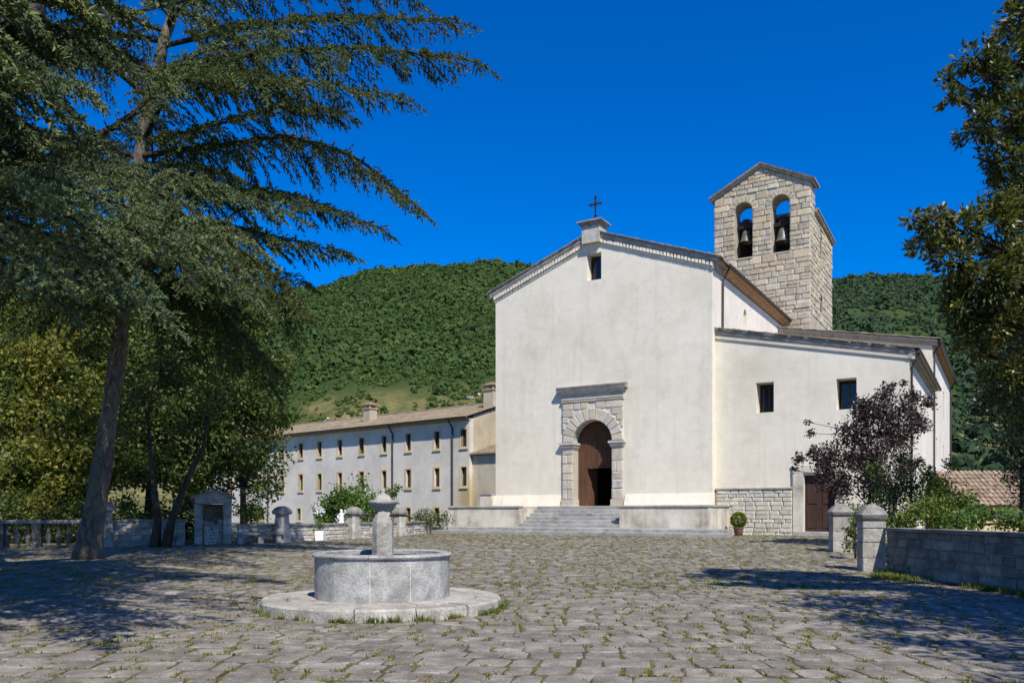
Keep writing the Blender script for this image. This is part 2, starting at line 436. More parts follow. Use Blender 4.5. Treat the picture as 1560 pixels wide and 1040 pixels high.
SKY_U = [-2600, -1200, -300, 0, 300, 480, 520, 560, 620, 690, 745, 800, 880, 1000, 1100, 1200, 1268, 1330, 1420, 1500, 1700, 2300, 4000]
SKY_V = [640, 560, 490, 470, 452, 437, 424, 410, 404, 399, 395, 400, 416, 446, 452, 436, 423, 418, 419, 428, 450, 520, 640]
RID_U = [-2600, 700, 860, 1150, 4000]
RID_D = [560, 560, 580, 860, 860]
FOOT = 105.0
def hill_h(u, tt):
    v = np.interp(u, SKY_U, SKY_V); D = np.interp(u, RID_U, RID_D)
    top = (HOR - v) / F * D + EYE - 1.5
    y = FOOT + (D - FOOT) * tt
    t1 = np.clip(tt, 0, 1)
    h = top * (0.55 * t1 ** 1.25 + 0.45 * t1 ** 1.0) - np.maximum(0, tt - 1) * 120
    return y, h
def hill_pt(u, tt):
    y, h = hill_h(u, tt)
    x = (u - 780) / F * y
    w = math.sin(min(1.0, max(0.0, tt)) * math.pi)
    nz = noise.noise((x * 0.011, y * 0.008, 3.1)) * 22 + noise.noise((x * 0.03, y * 0.022, 7.7)) * 9
    crest = noise.noise((x * 0.05, 1.7, 2.2)) * 1.4
    return (x, y, -0.4 + h + nz * w * 0.9 + crest * t_s(tt))
def t_s(t): return max(0.0, min(1.0, (t - 0.5) * 2))
mb = MB()
UU = list(np.linspace(-2600, -100, 26)) + list(np.linspace(0, 1700, 171)) + list(np.linspace(1800, 4000, 23))
TT = [i / 70 for i in range(0, 78)]
mb.v = [hill_pt(u, t_) for t_ in TT for u in UU]
nu = len(UU)
mb.f = [(j * nu + i, j * nu + i + 1, (j + 1) * nu + i + 1, (j + 1) * nu + i) for j in range(len(TT) - 1) for i in range(nu - 1)]
tag(mb.build('hills', M['hill'], smooth=True, fix=False), 'wooded limestone hills behind the church and convent', None, None, 'structure')

def ico():
    f = (1 + 5 ** 0.5) / 2
    v = [(-1, f, 0), (1, f, 0), (-1, -f, 0), (1, -f, 0), (0, -1, f), (0, 1, f), (0, -1, -f), (0, 1, -f), (f, 0, -1), (f, 0, 1), (-f, 0, -1), (-f, 0, 1)]
    v = [Vector(p).normalized() for p in v]
    fs = [(0, 11, 5), (0, 5, 1), (0, 1, 7), (0, 7, 10), (0, 10, 11), (1, 5, 9), (5, 11, 4), (11, 10, 2), (10, 7, 6), (7, 1, 8), (3, 9, 4), (3, 4, 2), (3, 2, 6), (3, 6, 8), (3, 8, 9), (4, 9, 5), (2, 4, 11), (6, 2, 10), (8, 6, 7), (9, 8, 1)]
    cache = {}; out = []
    def mid(a, b):
        k = (min(a, b), max(a, b))
        if k not in cache: v.append(((v[a] + v[b]) / 2).normalized()); cache[k] = len(v) - 1
        return cache[k]
    for a, b, c_ in fs:
        x, y, z = mid(a, b), mid(b, c_), mid(c_, a)
        out += [(a, x, z), (b, y, x), (c_, z, y), (x, y, z)]
    return np.array([tuple(p) for p in v]), np.array(out)
ICO_V, ICO_F = ico()

BASE_V, BASE_F = ICO_V[:12], np.array([(0, 11, 5), (0, 5, 1), (0, 1, 7), (0, 7, 10), (0, 10, 11), (1, 5, 9), (5, 11, 4), (11, 10, 2), (10, 7, 6), (7, 1, 8), (3, 9, 4), (3, 4, 2), (3, 2, 6), (3, 6, 8), (3, 8, 9), (4, 9, 5), (2, 4, 11), (6, 2, 10), (8, 6, 7), (9, 8, 1)])
def blobs(name, centers, radii, mat, kind='stuff', squash=1.0, jit=0.3, leafy=0):
    """rough lumps; with leafy > 0 each is a crown: a small core hidden in a cloud of leaf sprays"""
    n = len(centers)
    BV, BF = (BASE_V, BASE_F) if leafy else (ICO_V, ICO_F)
    k = len(BV)
    C = np.array(centers); Rr = np.array(radii)[:, None, None]
    V = BV[None] * (1 + RNG.uniform(-jit, jit, (n, k, 1))) * Rr * (0.8 if leafy else 1.0)
    V[:, :, 2] *= squash
    V += C[:, None, :]
    Fc = (BF[None] + (np.arange(n) * k)[:, None, None]).reshape(-1, 3)
    V = V.reshape(-1, 3)
    if leafy:
        d = RNG.normal(size=(n, leafy, 3)); d[:, :, 2] = np.abs(d[:, :, 2]) * 0.9 - 0.2; d[:, :, 1] -= 0.25
        d /= np.linalg.norm(d, axis=2, keepdims=True)
        p = C[:, None, :] + d * Rr * RNG.uniform(0.75, 1.2, (n, leafy, 1))
        p = p.reshape(-1, 3); m = len(p)
        sz = np.repeat(np.array(radii), leafy)[:, None] * RNG.uniform(0.16, 0.36, (m, 1))
        # each spray faces roughly outwards
        dd = d.reshape(-1, 3) + RNG.normal(size=(m, 3)) * 0.35
        a_ = np.cross(dd, RNG.normal(size=(m, 3))); a_ /= np.linalg.norm(a_, axis=1, keepdims=True) + 1e-9
        b_ = np.cross(dd, a_); b_ /= np.linalg.norm(b_, axis=1, keepdims=True) + 1e-9
        tri = np.stack([p + a_ * sz * 1.5, p - a_ * sz * .8 + b_ * sz * 1.3, p - a_ * sz * .8 - b_ * sz * 1.3], 1)
        Fc = np.concatenate([Fc, np.arange(m * 3).reshape(-1, 3) + len(V)])
        V = np.concatenate([V, tri.reshape(-1, 3)])
    return np_mesh(name, V, Fc, mat, None, kind)

def forest(name, u0, u1, t0, t1, n, r0, r1, mat, label, keep=None, leafy=13):
    cs, rs = [], []
    for _ in range(n):
        u = random.uniform(u0, u1); tt = t0 + (t1 - t0) * random.random() ** 0.8
        if keep and not keep(u, tt): continue
        p = hill_pt(u, tt); r = random.uniform(r0, r1) * (0.8 + 0.4 * tt) * random.choice((0.5, 0.65, 0.8, 1, 1, 1.25, 1.8))
        cs.append((p[0], p[1], p[2] + r * 0.15)); rs.append(r)
    o = blobs(name, cs, rs, mat, 'stuff', 0.75, 0.28, leafy)
    return tag(o, label, 'forest', None, 'stuff')
def edge_noise(u, tt): return tt > 0.24 + 0.05 * noise.noise((u * 0.012, 0.3, 0.1)) + 0.03 * noise.noise((u * 0.06, 9.3, 0.1))
forest('hillside_forest', 250, 930, 0.19, 1.03, 15500, 0.6, 1.6, M['forest'], 'dense green wood covering the hill left of the church', edge_noise)
forest('hillside_forest', -900, 250, 0.19, 1.03, 2600, 3.0, 4.5, M['forest'], 'green wood on the hill hidden behind the cedars', edge_noise, 8)
forest('hillside_forest', 1190, 1800, 0.05, 1.03, 8800, 1.1, 2.5, M['forest_far'], 'green wood with bluish haze in its colour covering the hill right of the bell tower')
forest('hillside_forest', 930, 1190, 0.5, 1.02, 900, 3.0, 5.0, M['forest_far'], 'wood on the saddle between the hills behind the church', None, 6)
def meadow_keep(u, tt): return noise.noise((u * 0.015, tt * 42, 1.3)) + .5 * noise.noise((u * .06, tt * 60, 5.3)) > -0.16
o = forest('meadow_scrub', 380, 800, 0.06, 0.27, 3600, 0.22, 0.8, M['forest'], 'scrub bushes dotted over the terraced meadow above the convent', meadow_keep)
o['category'] = 'scrub'
cs, rs = [], []
for u, tt, n, sp, r in ((642, .185, 16, 7, .9), (655, .15, 10, 8, .7), (500, .2, 14, 30, .6), (722, .2, 14, 16, .8), (590, .17, 10, 40, .5), (470, .15, 10, 20, .6),
                        (1470, .14, 40, 40, .8), (1520, .19, 50, 60, .9), (1475, .085, 30, 30, .6), (730, .45, 10, 20, .9), (1560, .12, 30, 40, .8), (690, .17, 8, 20, .5)):
    for _ in range(n):
        p = hill_pt(u + random.gauss(0, sp * 0.5), tt + random.gauss(0, 0.010))
        rr = r * random.uniform(0.25, 0.95); cs.append((p[0], p[1], p[2] + rr * 0.3)); rs.append(rr)
tag(blobs('limestone_outcrop', cs, rs, M['rock'], 'stuff', 0.7, 0.35), 'pale limestone boulders breaking through the hillside meadow', 'rock', None, 'stuff')

# ------------------------------------------------------------------ masonry pieces
def stone_template(seed, bul=0.30, bev=0.10):
    rs = random.Random(seed)
    q = [-0.5, -0.5 + bev, 0.5 - bev, 0.5]
    vs = []
    for j in range(4):
        for i in range(4):
            x, z = q[i], q[j]
            edge = (i in (0, 3)) + (j in (0, 3))
            y = 0.0 if edge == 0 else (0.26 if edge == 1 else 0.42)
            if edge == 2: x *= 0.965; z *= 0.95
            y += rs.uniform(-bul, bul) * (0.34 if edge == 0 else 0.25)
            vs.append((x + rs.uniform(-.025, .025), y, z + rs.uniform(-.055, .055)))
    fs = [(j * 4 + i, j * 4 + i + 1, (j + 1) * 4 + i + 1, (j + 1) * 4 + i) for j in range(3) for i in range(3)]
    ring = [0, 1, 2, 3, 7, 11, 15, 14, 13, 12, 8, 4]
    o = len(vs)
    vs += [(vs[k][0], 1.0, vs[k][2]) for k in ring]
    for k in range(12):
        k2 = (k + 1) % 12
        fs.append((ring[k], o + k, o + k2, ring[k2]))
    return vs, fs
TPL = [stone_template(100 + i) for i in range(14)]
TMESH = {}
def tmesh(i, mat):
    k = (i, mat.name)
    if k not in TMESH:
        me = bpy.data.meshes.new('stone'); me.from_pydata(TPL[i][0], [], TPL[i][1]); me.materials.append(mat); TMESH[k] = me
    return TMESH[k]

def courses(x0, x1, z0, z1, hs_, ws, rnd, holes=None, gap=0.02):
    """irregular courses of rectangular stones; holes(zl, zh) -> intervals of x left open"""
    out = []; z = z0
    while z < z1 - 0.02:
        h = min(rnd.uniform(*hs_), z1 - z)
        if z1 - z - h < hs_[0] * 0.5: h = z1 - z
        iv = [(x0, x1)] if not callable(x0) else [(x0(z, z + h), x1(z, z + h))]
        for a, b in (holes(z, z + h) if holes else []):
            nv = []
            for p, q in iv:
                if b <= p or a >= q: nv.append((p, q)); continue
                if a - p > 0.05: nv.append((p, a))
                if q - b > 0.05: nv.append((b, q))
            iv = nv
        for p, q in iv:
            x = p
            while x < q - 0.01:
                w = rnd.uniform(*ws)
                if q - x - w < ws[0] * 0.7: w = q - x
                w = min(w, q - x)
                if w > ws[0] * 1.6 and h > hs_[0] * 1.5 and rnd.random() < 0.12:      # two thin ones on top of each other
                    out.append((x + w / 2, z + h * 0.27, w - gap, h * 0.5 - gap)); out.append((x + w / 2, z + h * 0.76, w - gap, h * 0.46 - gap))
                else: out.append((x + w / 2, z + h / 2, w - gap, h - gap))
                x += w
        z += h
    return out

def lay(parent, rects, y, depth, mat, rot=0.0, org=(0, 0, 0), name='stone', limit=10 ** 9, jit=0.012, rnd=random, restname='stonework'):
    """each rect becomes a stone object sharing one of the template meshes; those past the limit are joined"""
    cr, sr = math.cos(rot), math.sin(rot)
    rest = MB()
    for i, (cx, cz, w, h) in enumerate(rects):
        yy = y + rnd.uniform(-jit, jit)
        loc = (org[0] + cx * cr - yy * sr, org[1] + cx * sr + yy * cr, org[2] + cz)
        k = rnd.randrange(len(TPL))
        if i < limit:
            ob = bpy.data.objects.new(name, tmesh(k, mat)); COL.objects.link(ob); ob.parent = parent
            ob.location = loc; ob.rotation_euler = (0, rnd.uniform(-.01, .01), rot); ob.scale = (w, depth, h)
        else:
            Mx = Matrix.Translation(loc) @ Matrix.Rotation(rot, 4, 'Z') @ Matrix.Diagonal((w, depth, h, 1))
            rest.add([Mx @ Vector(v) for v in TPL[k][0]], TPL[k][1])
    if rest.v: rest.build(restname, mat, parent, fix=False, kind='stuff')

def voussoirs(parent, cx, cz, r0, r1, n, y, depth, mat, a0=0.0, a1=math.pi, name='voussoir', rot=0.0, org=(0, 0, 0), jit=0.02):
    cr, sr = math.cos(rot), math.sin(rot)
    for i in range(n):
        mb = MB(); w0 = a0 + (a1 - a0) * i / n + 0.012; w1 = a0 + (a1 - a0) * (i + 1) / n - 0.012
        rr1 = r1 + random.uniform(-jit, jit)
        seg = 3
        loop = [(r0, w0 + (w1 - w0) * k / seg) for k in range(seg + 1)] + [(rr1, w1 - (w1 - w0) * k / seg) for k in range(seg + 1)]
        pm, wm = (r0 + rr1) / 2, (w0 + w1) / 2
        yy = y + random.uniform(-.012, .012)
        n_ = len(loop)
        pts = []
        for (r_, w_), in [(q,) for q in loop]: pts.append((cx + r_ * math.cos(w_), yy + 0.035, cz + r_ * math.sin(w_)))
        for r_, w_ in loop:
            r2 = pm + (r_ - pm) * 0.9; w2 = wm + (w_ - wm) * 0.88
            pts.append((cx + r2 * math.cos(w2), yy, cz + r2 * math.sin(w2)))
        for r_, w_ in loop: pts.append((cx + r_ * math.cos(w_), yy + depth, cz + r_ * math.sin(w_)))
        fs = [tuple(n_ + k for k in range(n_))]
        for k in range(n_):
            k2 = (k + 1) % n_
            fs += [(k, k2, n_ + k2, n_ + k), (k, 2 * n_ + k, 2 * n_ + k2, k2)]
        pts = [(org[0] + p[0] * cr - p[1] * sr, org[1] + p[0] * sr + p[1] * cr, org[2] + p[2]) for p in pts]
        mb.add(pts, fs); mb.build(name, mat, parent)

def arch_loop(x0, x1, z0, zs, n=14):
    """rectangle with a round head springing at zs"""
    r = (x1 - x0) / 2; cx = (x0 + x1) / 2
    return [(x0, z0), (x1, z0)] + [(cx + r * math.cos(math.pi * k / n), zs + r * math.sin(math.pi * k / n)) for k in range(n + 1)]
def rect_loop(x0, x1, z0, z1): return [(x0, z0), (x1, z0), (x1, z1), (x0, z1)]

def window(parent, x0, x1, z0, z1, y, fr=0.05, glass='glass', frame='shutter', mull=True, rot=0.0, org=(0, 0, 0), label=None):
    """wooden frame with panes, set at depth y in the wall plane of the parent"""
    Mx = Matrix.Translation(org) @ Matrix.Rotation(rot, 4, 'Z')
    mb = MB()
    mb.box(x0, x0 + fr, y, y + 0.06, z0, z1, Mx).box(x1 - fr, x1, y, y + 0.06, z0, z1, Mx)
    mb.box(x0 + fr, x1 - fr, y + .002, y + 0.058, z0, z0 + fr, Mx).box(x0 + fr, x1 - fr, y + .002, y + 0.058, z1 - fr, z1, Mx)
    xm = (x0 + x1) / 2
    if mull: mb.box(xm - fr * .55, xm + fr * .55, y + .004, y + 0.056, z0 + fr, z1 - fr, Mx)
    w = mb.build('window', M[frame], parent)
    spans = ((x0 + fr, xm - fr * .55), (xm + fr * .55, x1 - fr)) if mull else ((x0 + fr, x1 - fr),)
    for a, b in spans:
        MB().box(a, b, y + 0.03, y + 0.045, z0 + fr, z1 - fr, Mx).build('pane', M[glass], w)
    return w

def tile_roof(parent, name, x0, x1, d0, d1, z0, z1, mat, fn=None, pitch=0.24, course=0.38, amp=0.045, thick=0.07):
    """barrel-tiled slope between the eave (d0, z0) and the ridge (d1, z1): corrugated, stepped at each course"""
    fn = fn or (lambda x, d, z: (x, d, z))
    nx = max(2, int((x1 - x0) / pitch)) * 6
    L = math.hypot(d1 - d0, z1 - z0); nr = max(2, int(L / course))
    X = np.linspace(x0, x1, nx + 1)
    ph = (X - x0) / pitch * 2 * np.pi
    base = np.abs(np.sin(ph / 2)) * amp * 1.6
    rows = []
    for r in range(nr):
        for e, lift in ((0.0, 0.035), (0.97, 0.0)):
            tt = (r + e) / nr
            jit = RNG.normal(0, 0.007, nx + 1) if True else 0
            rows.append([fn(X[i], d0 + (d1 - d0) * tt, z0 + (z1 - z0) * tt + base[i] + lift + jit[i]) for i in range(nx + 1)])
    # closed underside at the eave
    rows.insert(0, [fn(X[i], d0 + 0.01, z0 - thick + base[i] * 0.5) for i in range(nx + 1)])
    V = np.array(rows).reshape(-1, 3)
    a = np.arange(len(rows) - 1)[:, None] * (nx + 1) + np.arange(nx)[None]
    Fq = np.stack([a, a + 1, a + nx + 2, a + nx + 1], -1).reshape(-1, 4)
    return np_mesh(name, V, Fq, mat, parent)

# ------------------------------------------------------------------ plaza paving
LOWWALL = [(-34, 24.5), (-19, 29.6), (-12.2, 32.6), (-9.5, 34.3), (-7.2, 37.9), (-5.5, 41.4), (-4.5, 48.5)]
def wall_y(x):
    return np.interp(x, [p[0] for p in LOWWALL], [p[1] for p in LOWWALL])
CH_A = R(31.0)
CA, CB = Vector((math.cos(CH_A), -math.sin(CH_A), 0)), Vector((math.sin(CH_A), math.cos(CH_A), 0))
CO = Vector((0.2438 * 44, 44, 0))
def ch(s, d, h=0.0): return CO + CA * s + CB * d + Vector((0, 0, h))
def ch_loc(x, y):
    r = Vector((x, y, 0)) - CO
    return r.dot(CA), r.dot(CB)
FC, FR = Vector((-2.19, 13.93, 0)), 2.02       # fountain centre and plinth radius
def paved(x, y):
    if y > wall_y(x) - 0.1 and x < -4.4: return False
    s, d = ch_loc(x, y)
    if d > -5.3 and -17.3 < s < 2.3: return False
    if d > 0.3: return False
    if x > 9.7 + max(0, (y - 21.2)) * 0.28 + max(0, y - 29): return False
    if math.hypot(x - FC.x, y - FC.y) < FR - 0.12: return False
    return True
plaza = thing('plaza_pavement', None, None)
del_keys = [k for k in ('label', 'category') if k in plaza]
plaza['label'] = 'worn grey limestone paving of the church plaza with grassy joints'
plaza['kind'] = 'structure'
rp = random.Random(3)
RA = R(-3.5)
stones = []      # (distance, corner list)
joints = []      # (x, y, direction) points along joints where weeds may grow
yrow = 3.2
while yrow < 52:
    dh = rp.uniform(0.32, 0.46)
    x = -34 + rp.uniform(0, 0.8)
    lim = 36
    while x < 16:
        w = rp.uniform(0.25, 0.58) if yrow < 22 else rp.uniform(0.3, 0.65)
        gp = 0.012
        if rp.random() < 0.2: gp = 0.024
        sk = 0.12 * math.sin(x * 0.7 + yrow)
        c4 = [(x + gp, yrow + gp), (x + w - gp, yrow + gp), (x + w - gp + sk * .4, yrow + dh - gp), (x + gp + sk * .4, yrow + dh - gp)]
        c4 = [(px + rp.uniform(-.022, .022), py + rp.uniform(-.014, .014) + 0.03 * math.sin(px * 0.9 + yrow * .6)) for px, py in c4]
        wc = [(px * math.cos(RA) - py * math.sin(RA), px * math.sin(RA) + py * math.cos(RA)) for px, py in c4]
        mx, my = sum(p[0] for p in wc) / 4, sum(p[1] for p in wc) / 4
        if my > 4 and abs(mx) < my * 0.75 + 2.5 and paved(mx, my):
            vis = abs(mx) / my < 0.62 and my > 7.3
            stones.append((my if vis else my + 500, wc))
            a, b = wc[0], wc[3]
            for k in range(2):
                tt = rp.random(); joints.append((a[0] + (b[0] - a[0]) * tt - 0.02, a[1] + (b[1] - a[1]) * tt, 1))
            a, b = wc[0], wc[1]
            for k in range(2):
                tt = rp.random(); joints.append((a[0] + (b[0] - a[0]) * tt, a[1] - 0.02 + (b[1] - a[1]) * tt, 0))
        x += w
    yrow += dh
stones.sort(key=lambda q: q[0])
def paver(wc, rnd, near):
    """irregular slab: worn corners, slightly domed and tilted top"""
    cx, cy = sum(p[0] for p in wc) / 4, sum(p[1] for p in wc) / 4
    loop = []
    simple = cy > 17
    for i in range(4):
        p0, p1, p2 = Vector(wc[i - 1]), Vector(wc[i]), Vector(wc[(i + 1) % 4])
        if simple: loop.append(p1); continue
        c_ = rnd.uniform(0.02, 0.07)
        loop.append(p1 + (p0 - p1) * min(.4, c_ / (p0 - p1).length)); loop.append(p1 + (p2 - p1) * min(.4, c_ / (p2 - p1).length))
        if near:
            m = p1 + (p2 - p1) * rnd.uniform(.35, .65); loop.append(m + Vector((rnd.uniform(-.012, .012), rnd.uniform(-.014, .014))))
    tx, ty, up = rnd.uniform(-.014, .014), rnd.uniform(-.012, .012), rnd.uniform(-.006, .006)
    n = len(loop); vs = []
    hz = lambda q, dz: g(q.y) + up + (q.x - cx) * tx + (q.y - cy) * ty + dz
    ctr = Vector((cx, cy))
    for q in loop: vs.append((q.x, q.y, g(q.y) - 0.06))
    for q in loop: vs.append((q.x, q.y, hz(q, -0.009 + rnd.uniform(-.003, .002))))
    if simple:
        vs.append((cx, cy, hz(ctr, 0.002)))
        fs = []
        for k in range(n):
            k2 = (k + 1) % n; fs += [(k, k2, n + k2, n + k), (n + k, n + k2, 2 * n)]
        return vs, fs
    for q in loop:
        q2 = ctr + (q - ctr) * 0.90; vs.append((q2.x, q2.y, hz(q2, rnd.uniform(-.005, .002))))
    vs.append((cx, cy, hz(ctr, rnd.uniform(-.006, .006))))
    fs = []
    for k in range(n):
        k2 = (k + 1) % n
        fs += [(k, k2, n + k2, n + k), (n + k, n + k2, 2 * n + k2, 2 * n + k), (2 * n + k, 2 * n + k2, 3 * n)]
    return vs, fs
far = MB()
for i, (dist, wc) in enumerate(stones):
    vs, fs = paver(wc, rp, i < 300)
    if i < 300: MB().add(vs, fs).build('paving_stone', M['paving'], plaza, fix=False)
    else: far.add(vs, fs)
far.build('paving_stones', M['paving'], plaza, fix=False, kind='stuff')

# ------------------------------------------------------------------ blades of grass and weeds
def blades(pos, hgt, wid, lean=0.5):
    """pos (n,3) -> one tapering bent blade each"""
    n = len(pos); a = RNG.uniform(0, 2 * np.pi, n); L = hgt * RNG.uniform(0.6, 1.3, n)
    d = np.stack([np.cos(a), np.sin(a), np.zeros(n)], 1); s = np.stack([-np.sin(a), np.cos(a), np.zeros(n)], 1)
    w = (wid * RNG.uniform(0.7, 1.3, n))[:, None]; ln = (lean * RNG.uniform(0.2, 1.2, n))[:, None]
    up = np.array([0, 0, 1.0])
    m = pos + (up * 0.6 + d * ln * 0.35) * L[:, None]; tip = pos + (up * 0.95 + d * ln) * L[:, None]
    V = np.stack([pos - s * w, pos + s * w, m + s * w * 0.7, tip, m - s * w * 0.7], 1).reshape(-1, 3)
    b = np.arange(n)[:, None] * 5
    Fq = np.concatenate([b + np.array([[0, 1, 2]]), b + np.array([[0, 2, 4]]), b + np.array([[4, 2, 3]])], 0)
    return V, Fq
def weeds(pts, per, spread, hgt, wid):
    """low dense weeds: one leaning sliver each"""
    pts = np.array(pts); k = RNG.integers(max(2, per // 2), per + per // 2, len(pts)); p = np.repeat(pts, k, axis=0); n = len(p)
    hh = np.repeat(hgt * RNG.uniform(.5, 1.3, len(pts)), k)
    p = p + RNG.normal(size=(n, 2)) * np.array([spread, spread * .5])
    z = np.array([g(y) for y in p[:, 1]]) - .02
    a = RNG.uniform(0, 2 * np.pi, n); w = (wid * RNG.uniform(.7, 1.4, n))[:, None]; L = (hh * RNG.uniform(.6, 1.4, n))[:, None]
    b = np.stack([p[:, 0], p[:, 1], z], 1); sd = np.stack([np.cos(a), np.sin(a) * .5, np.zeros(n)], 1)
    tip = b + np.stack([RNG.normal(0, .55, n), RNG.normal(0, .4, n), np.full(n, 1.0)], 1) * L
    V = np.stack([b - sd * w, b + sd * w, tip], 1).reshape(-1, 3)
    return V, np.arange(len(V)).reshape(-1, 3)
def join_np(parts):
    Vs, Fs, o = [], [], 0
    for V, Fq in parts: Vs.append(V); Fs.append(Fq + o); o += len(V)
    return np.concatenate(Vs), np.concatenate(Fs)
gp_, mp_ = [], []
for x, y, k in joints:
    if y > 46: continue
    nz = noise.noise((x * 0.45, y * 0.45, 0.5)) + 0.5 * noise.noise((x * 1.3, y * 1.3, 4.5))
    side = 0.12 if x > -3 else -0.08
    pr = nz * 0.8 + side + (0.16 if y > 17 else 0.0)
    if pr > 0.42 and rp.random() < 0.6 and (y < 24 or rp.random() < .3): gp_.append((x, y))
    elif pr > (-0.15 if y < 15 else -0.3) and rp.random() < (0.85 if k else 0.5): mp_.append((x, y))
def tufts(pts, per, spread, hgt, wid, lean, stretch=1.0):
    P_ = []; Hs = []
    for x, y in pts:
        k = int(per * random.uniform(0.4, 1.5)); hh = hgt * random.uniform(0.6, 1.25)
        for _ in range(k):
            px, py = x + random.gauss(0, spread * stretch), y + random.gauss(0, spread * 0.35)
            P_.append((px, py, g(py) - 0.025)); Hs.append(hh)
    P_ = np.array(P_); n = len(P_); Hs = np.array(Hs)
    V, Fq = blades(P_, hgt, wid, lean)
    Z = np.repeat(P_[:, 2], 5); V[:, 2] = Z + (V[:, 2] - Z) * np.repeat(Hs / hgt, 5)
    return V, Fq
V, Fq = tufts(gp_, 20, 0.04, 0.062, 0.006, 0.8, 1.5)
tag(np_mesh('joint_grass', V, Fq, M['grass'], None, 'stuff'), 'fresh green grass tufts growing in the paving joints', 'grass', None, 'stuff')
V, Fq = weeds(mp_, 14, 0.042, 0.042, 0.013)
tag(np_mesh('dry_weeds', V, Fq, M['moss'], None, 'stuff'), 'low yellowish weeds and moss in the paving joints', 'weeds', None, 'stuff')
ring = []
for a_deg in (-152, -143, -128, -116, -101, -95, -84, -80, -76, -66, -62, -51, -46, -33, -30, -27, -24, -20, -10, 6, 30, 160, 175):
    for k in range(3):
        w = R(a_deg + random.gauss(0, 1.6)); ring.append((FC.x + (FR + 0.05) * math.cos(w), FC.y + (FR + 0.05) * math.sin(w)))
V, Fq = tufts(ring, 20, 0.035, 0.12, 0.006, 0.8, 1.2)
tag(np_mesh('fountain_grass', V, Fq, M['grass'], None, 'stuff'), 'taller grass tufts around the foot of the fountain plinth', 'grass', None, 'stuff')
edge = []
for k in range(120):
    tt = random.random(); y = 15.5 + 5.6 * tt
    if noise.noise((y * 0.9, 3.3, 0)) > -0.1: edge.append((9.55 + (21.3 - y) * 0.06 - 0.12 + random.gauss(0, .07), y))
for k in range(60): edge.append((9.0 + random.gauss(0, .25), 19.3 + random.gauss(0, .5)))
V, Fq = tufts(edge, 26, 0.07, 0.12, 0.007, 0.7)
tag(np_mesh('wall_foot_grass', V, Fq, M['grass'], None, 'stuff'), 'grass along the foot of the garden wall on the right', 'grass', None, 'stuff')

# ------------------------------------------------------------------ fountain
fo = thing('fountain', 'round grey stone fountain with a pedestal and iron spouts on the plaza', 'fountain', (FC.x, FC.y, 0))
def ring_piece(mb, r0, r1, z0, z1, a0, a1, seg=6, bev=0.02, gap=0.004):
    g0 = gap / max(r0, .4); sect = [(r0, z0), (r1, z0), (r1, z1 - bev), (r1 - bev, z1), (r0 + bev * .5, z1), (r0, z1 - bev * .5)]
    path = [a0 + g0 + (a1 - a0 - 2 * g0) * k / seg for k in range(seg + 1)]
    mb.sweep(path, sect, lambda w, q: (q[0] * math.cos(w), q[0] * math.sin(w), q[1]))
    return mb
a = R(-170)
for k in range(14):        # plinth: outer ring of uneven curved slabs
    da = R(360 / 14) ; ring_piece(MB(), 1.58, FR + random.uniform(-.035, .02), -0.08, 0.18 + random.uniform(-.012, .008), a, a + da, 5, 0.035, 0.008).build('plinth_slab', M['fountain_base'], fo, smooth='auto'); a += da
a = R(-160)
for k in range(11):
    da = R(360 / 11); ring_piece(MB(), 0.95, 1.57, -0.05, 0.185 + random.uniform(-.008, .008), a, a + da, 5, 0.02, 0.006).build('plinth_slab', M['fountain_base'], fo, smooth='auto'); a += da
a = R(-90 - 34)
for k in range(11):        # basin wall of upright curved panels
    da = R(360 / 11); ring_piece(MB(), 1.0, 1.13 + random.uniform(-.004, .004), 0.17, 0.855, a, a + da, 6, 0.008, 0.006).build('basin_panel', M['fountain'], fo, smooth='auto'); a += da
MB().lathe([(1.01, .17), (1.121, .17), (1.121, .85), (1.01, .85)], 60, close=False).build('mortar_core', M['mortar_light'], fo, smooth='auto')
a = R(-90 - 2)
for k in range(7):
    da = R(360 / 7); mb = MB(); g0 = 0.004
    sect = [(0.97, 0.85), (1.12, 0.85), (1.165, 0.865), (1.18, 0.89), (1.165, 0.917), (1.12, 0.93), (1.0, 0.93), (0.97, 0.915)]
    mb.sweep([a + g0 + (da - 2 * g0) * i / 9 for i in range(10)], sect, lambda w, q: (q[0] * math.cos(w), q[0] * math.sin(w), q[1]))
    mb.build('rim_slab', M['fountain'], fo, smooth='auto'); a += da
MB().lathe([(0.02, 0.8), (1.0, 0.8)], 40, close=True).build('water', M['water'], fo)
MB().lathe([(1.0, 0.3), (1.0, 0.33)], 40).build('basin_floor', M['fountain'], fo)
def sqring(h, w, ch_=0.22):
    c_ = w * ch_
    return [(-w + c_, -w, h), (w - c_, -w, h), (w, -w + c_, h), (w, w - c_, h), (w - c_, w, h), (-w + c_, w, h), (-w, w - c_, h), (-w, -w + c_, h)]
def loft(prof, rot, ch_=0.22):
    mb = MB(); Mx = Matrix.Rotation(rot, 4, 'Z'); vs = []
    for h, w in prof: vs += [Mx @ Vector(p) for p in sqring(h, w, ch_)]
    fs = [(i * 8 + k, i * 8 + (k + 1) % 8, (i + 1) * 8 + (k + 1) % 8, (i + 1) * 8 + k) for i in range(len(prof) - 1) for k in range(8)]
    fs += [tuple(range(8))[::-1], tuple((len(prof) - 1) * 8 + k for k in range(8))]
    return mb.add(vs, fs)
loft([(0.3, .17), (0.9, .165), (1.15, .162), (1.36, .158), (1.46, .153), (1.54, .14), (1.60, .122), (1.655, .112)], R(38), 0.5).build('pedestal', M['column'], fo, smooth='auto')
MB().lathe([(.14, 1.63), (.15, 1.66), (.20, 1.70), (.235, 1.735), (.25, 1.75), (.26, 1.775), (.255, 1.795), (.18, 1.81)], 26).build('pedestal_bowl', M['fountain'], fo, smooth='auto')
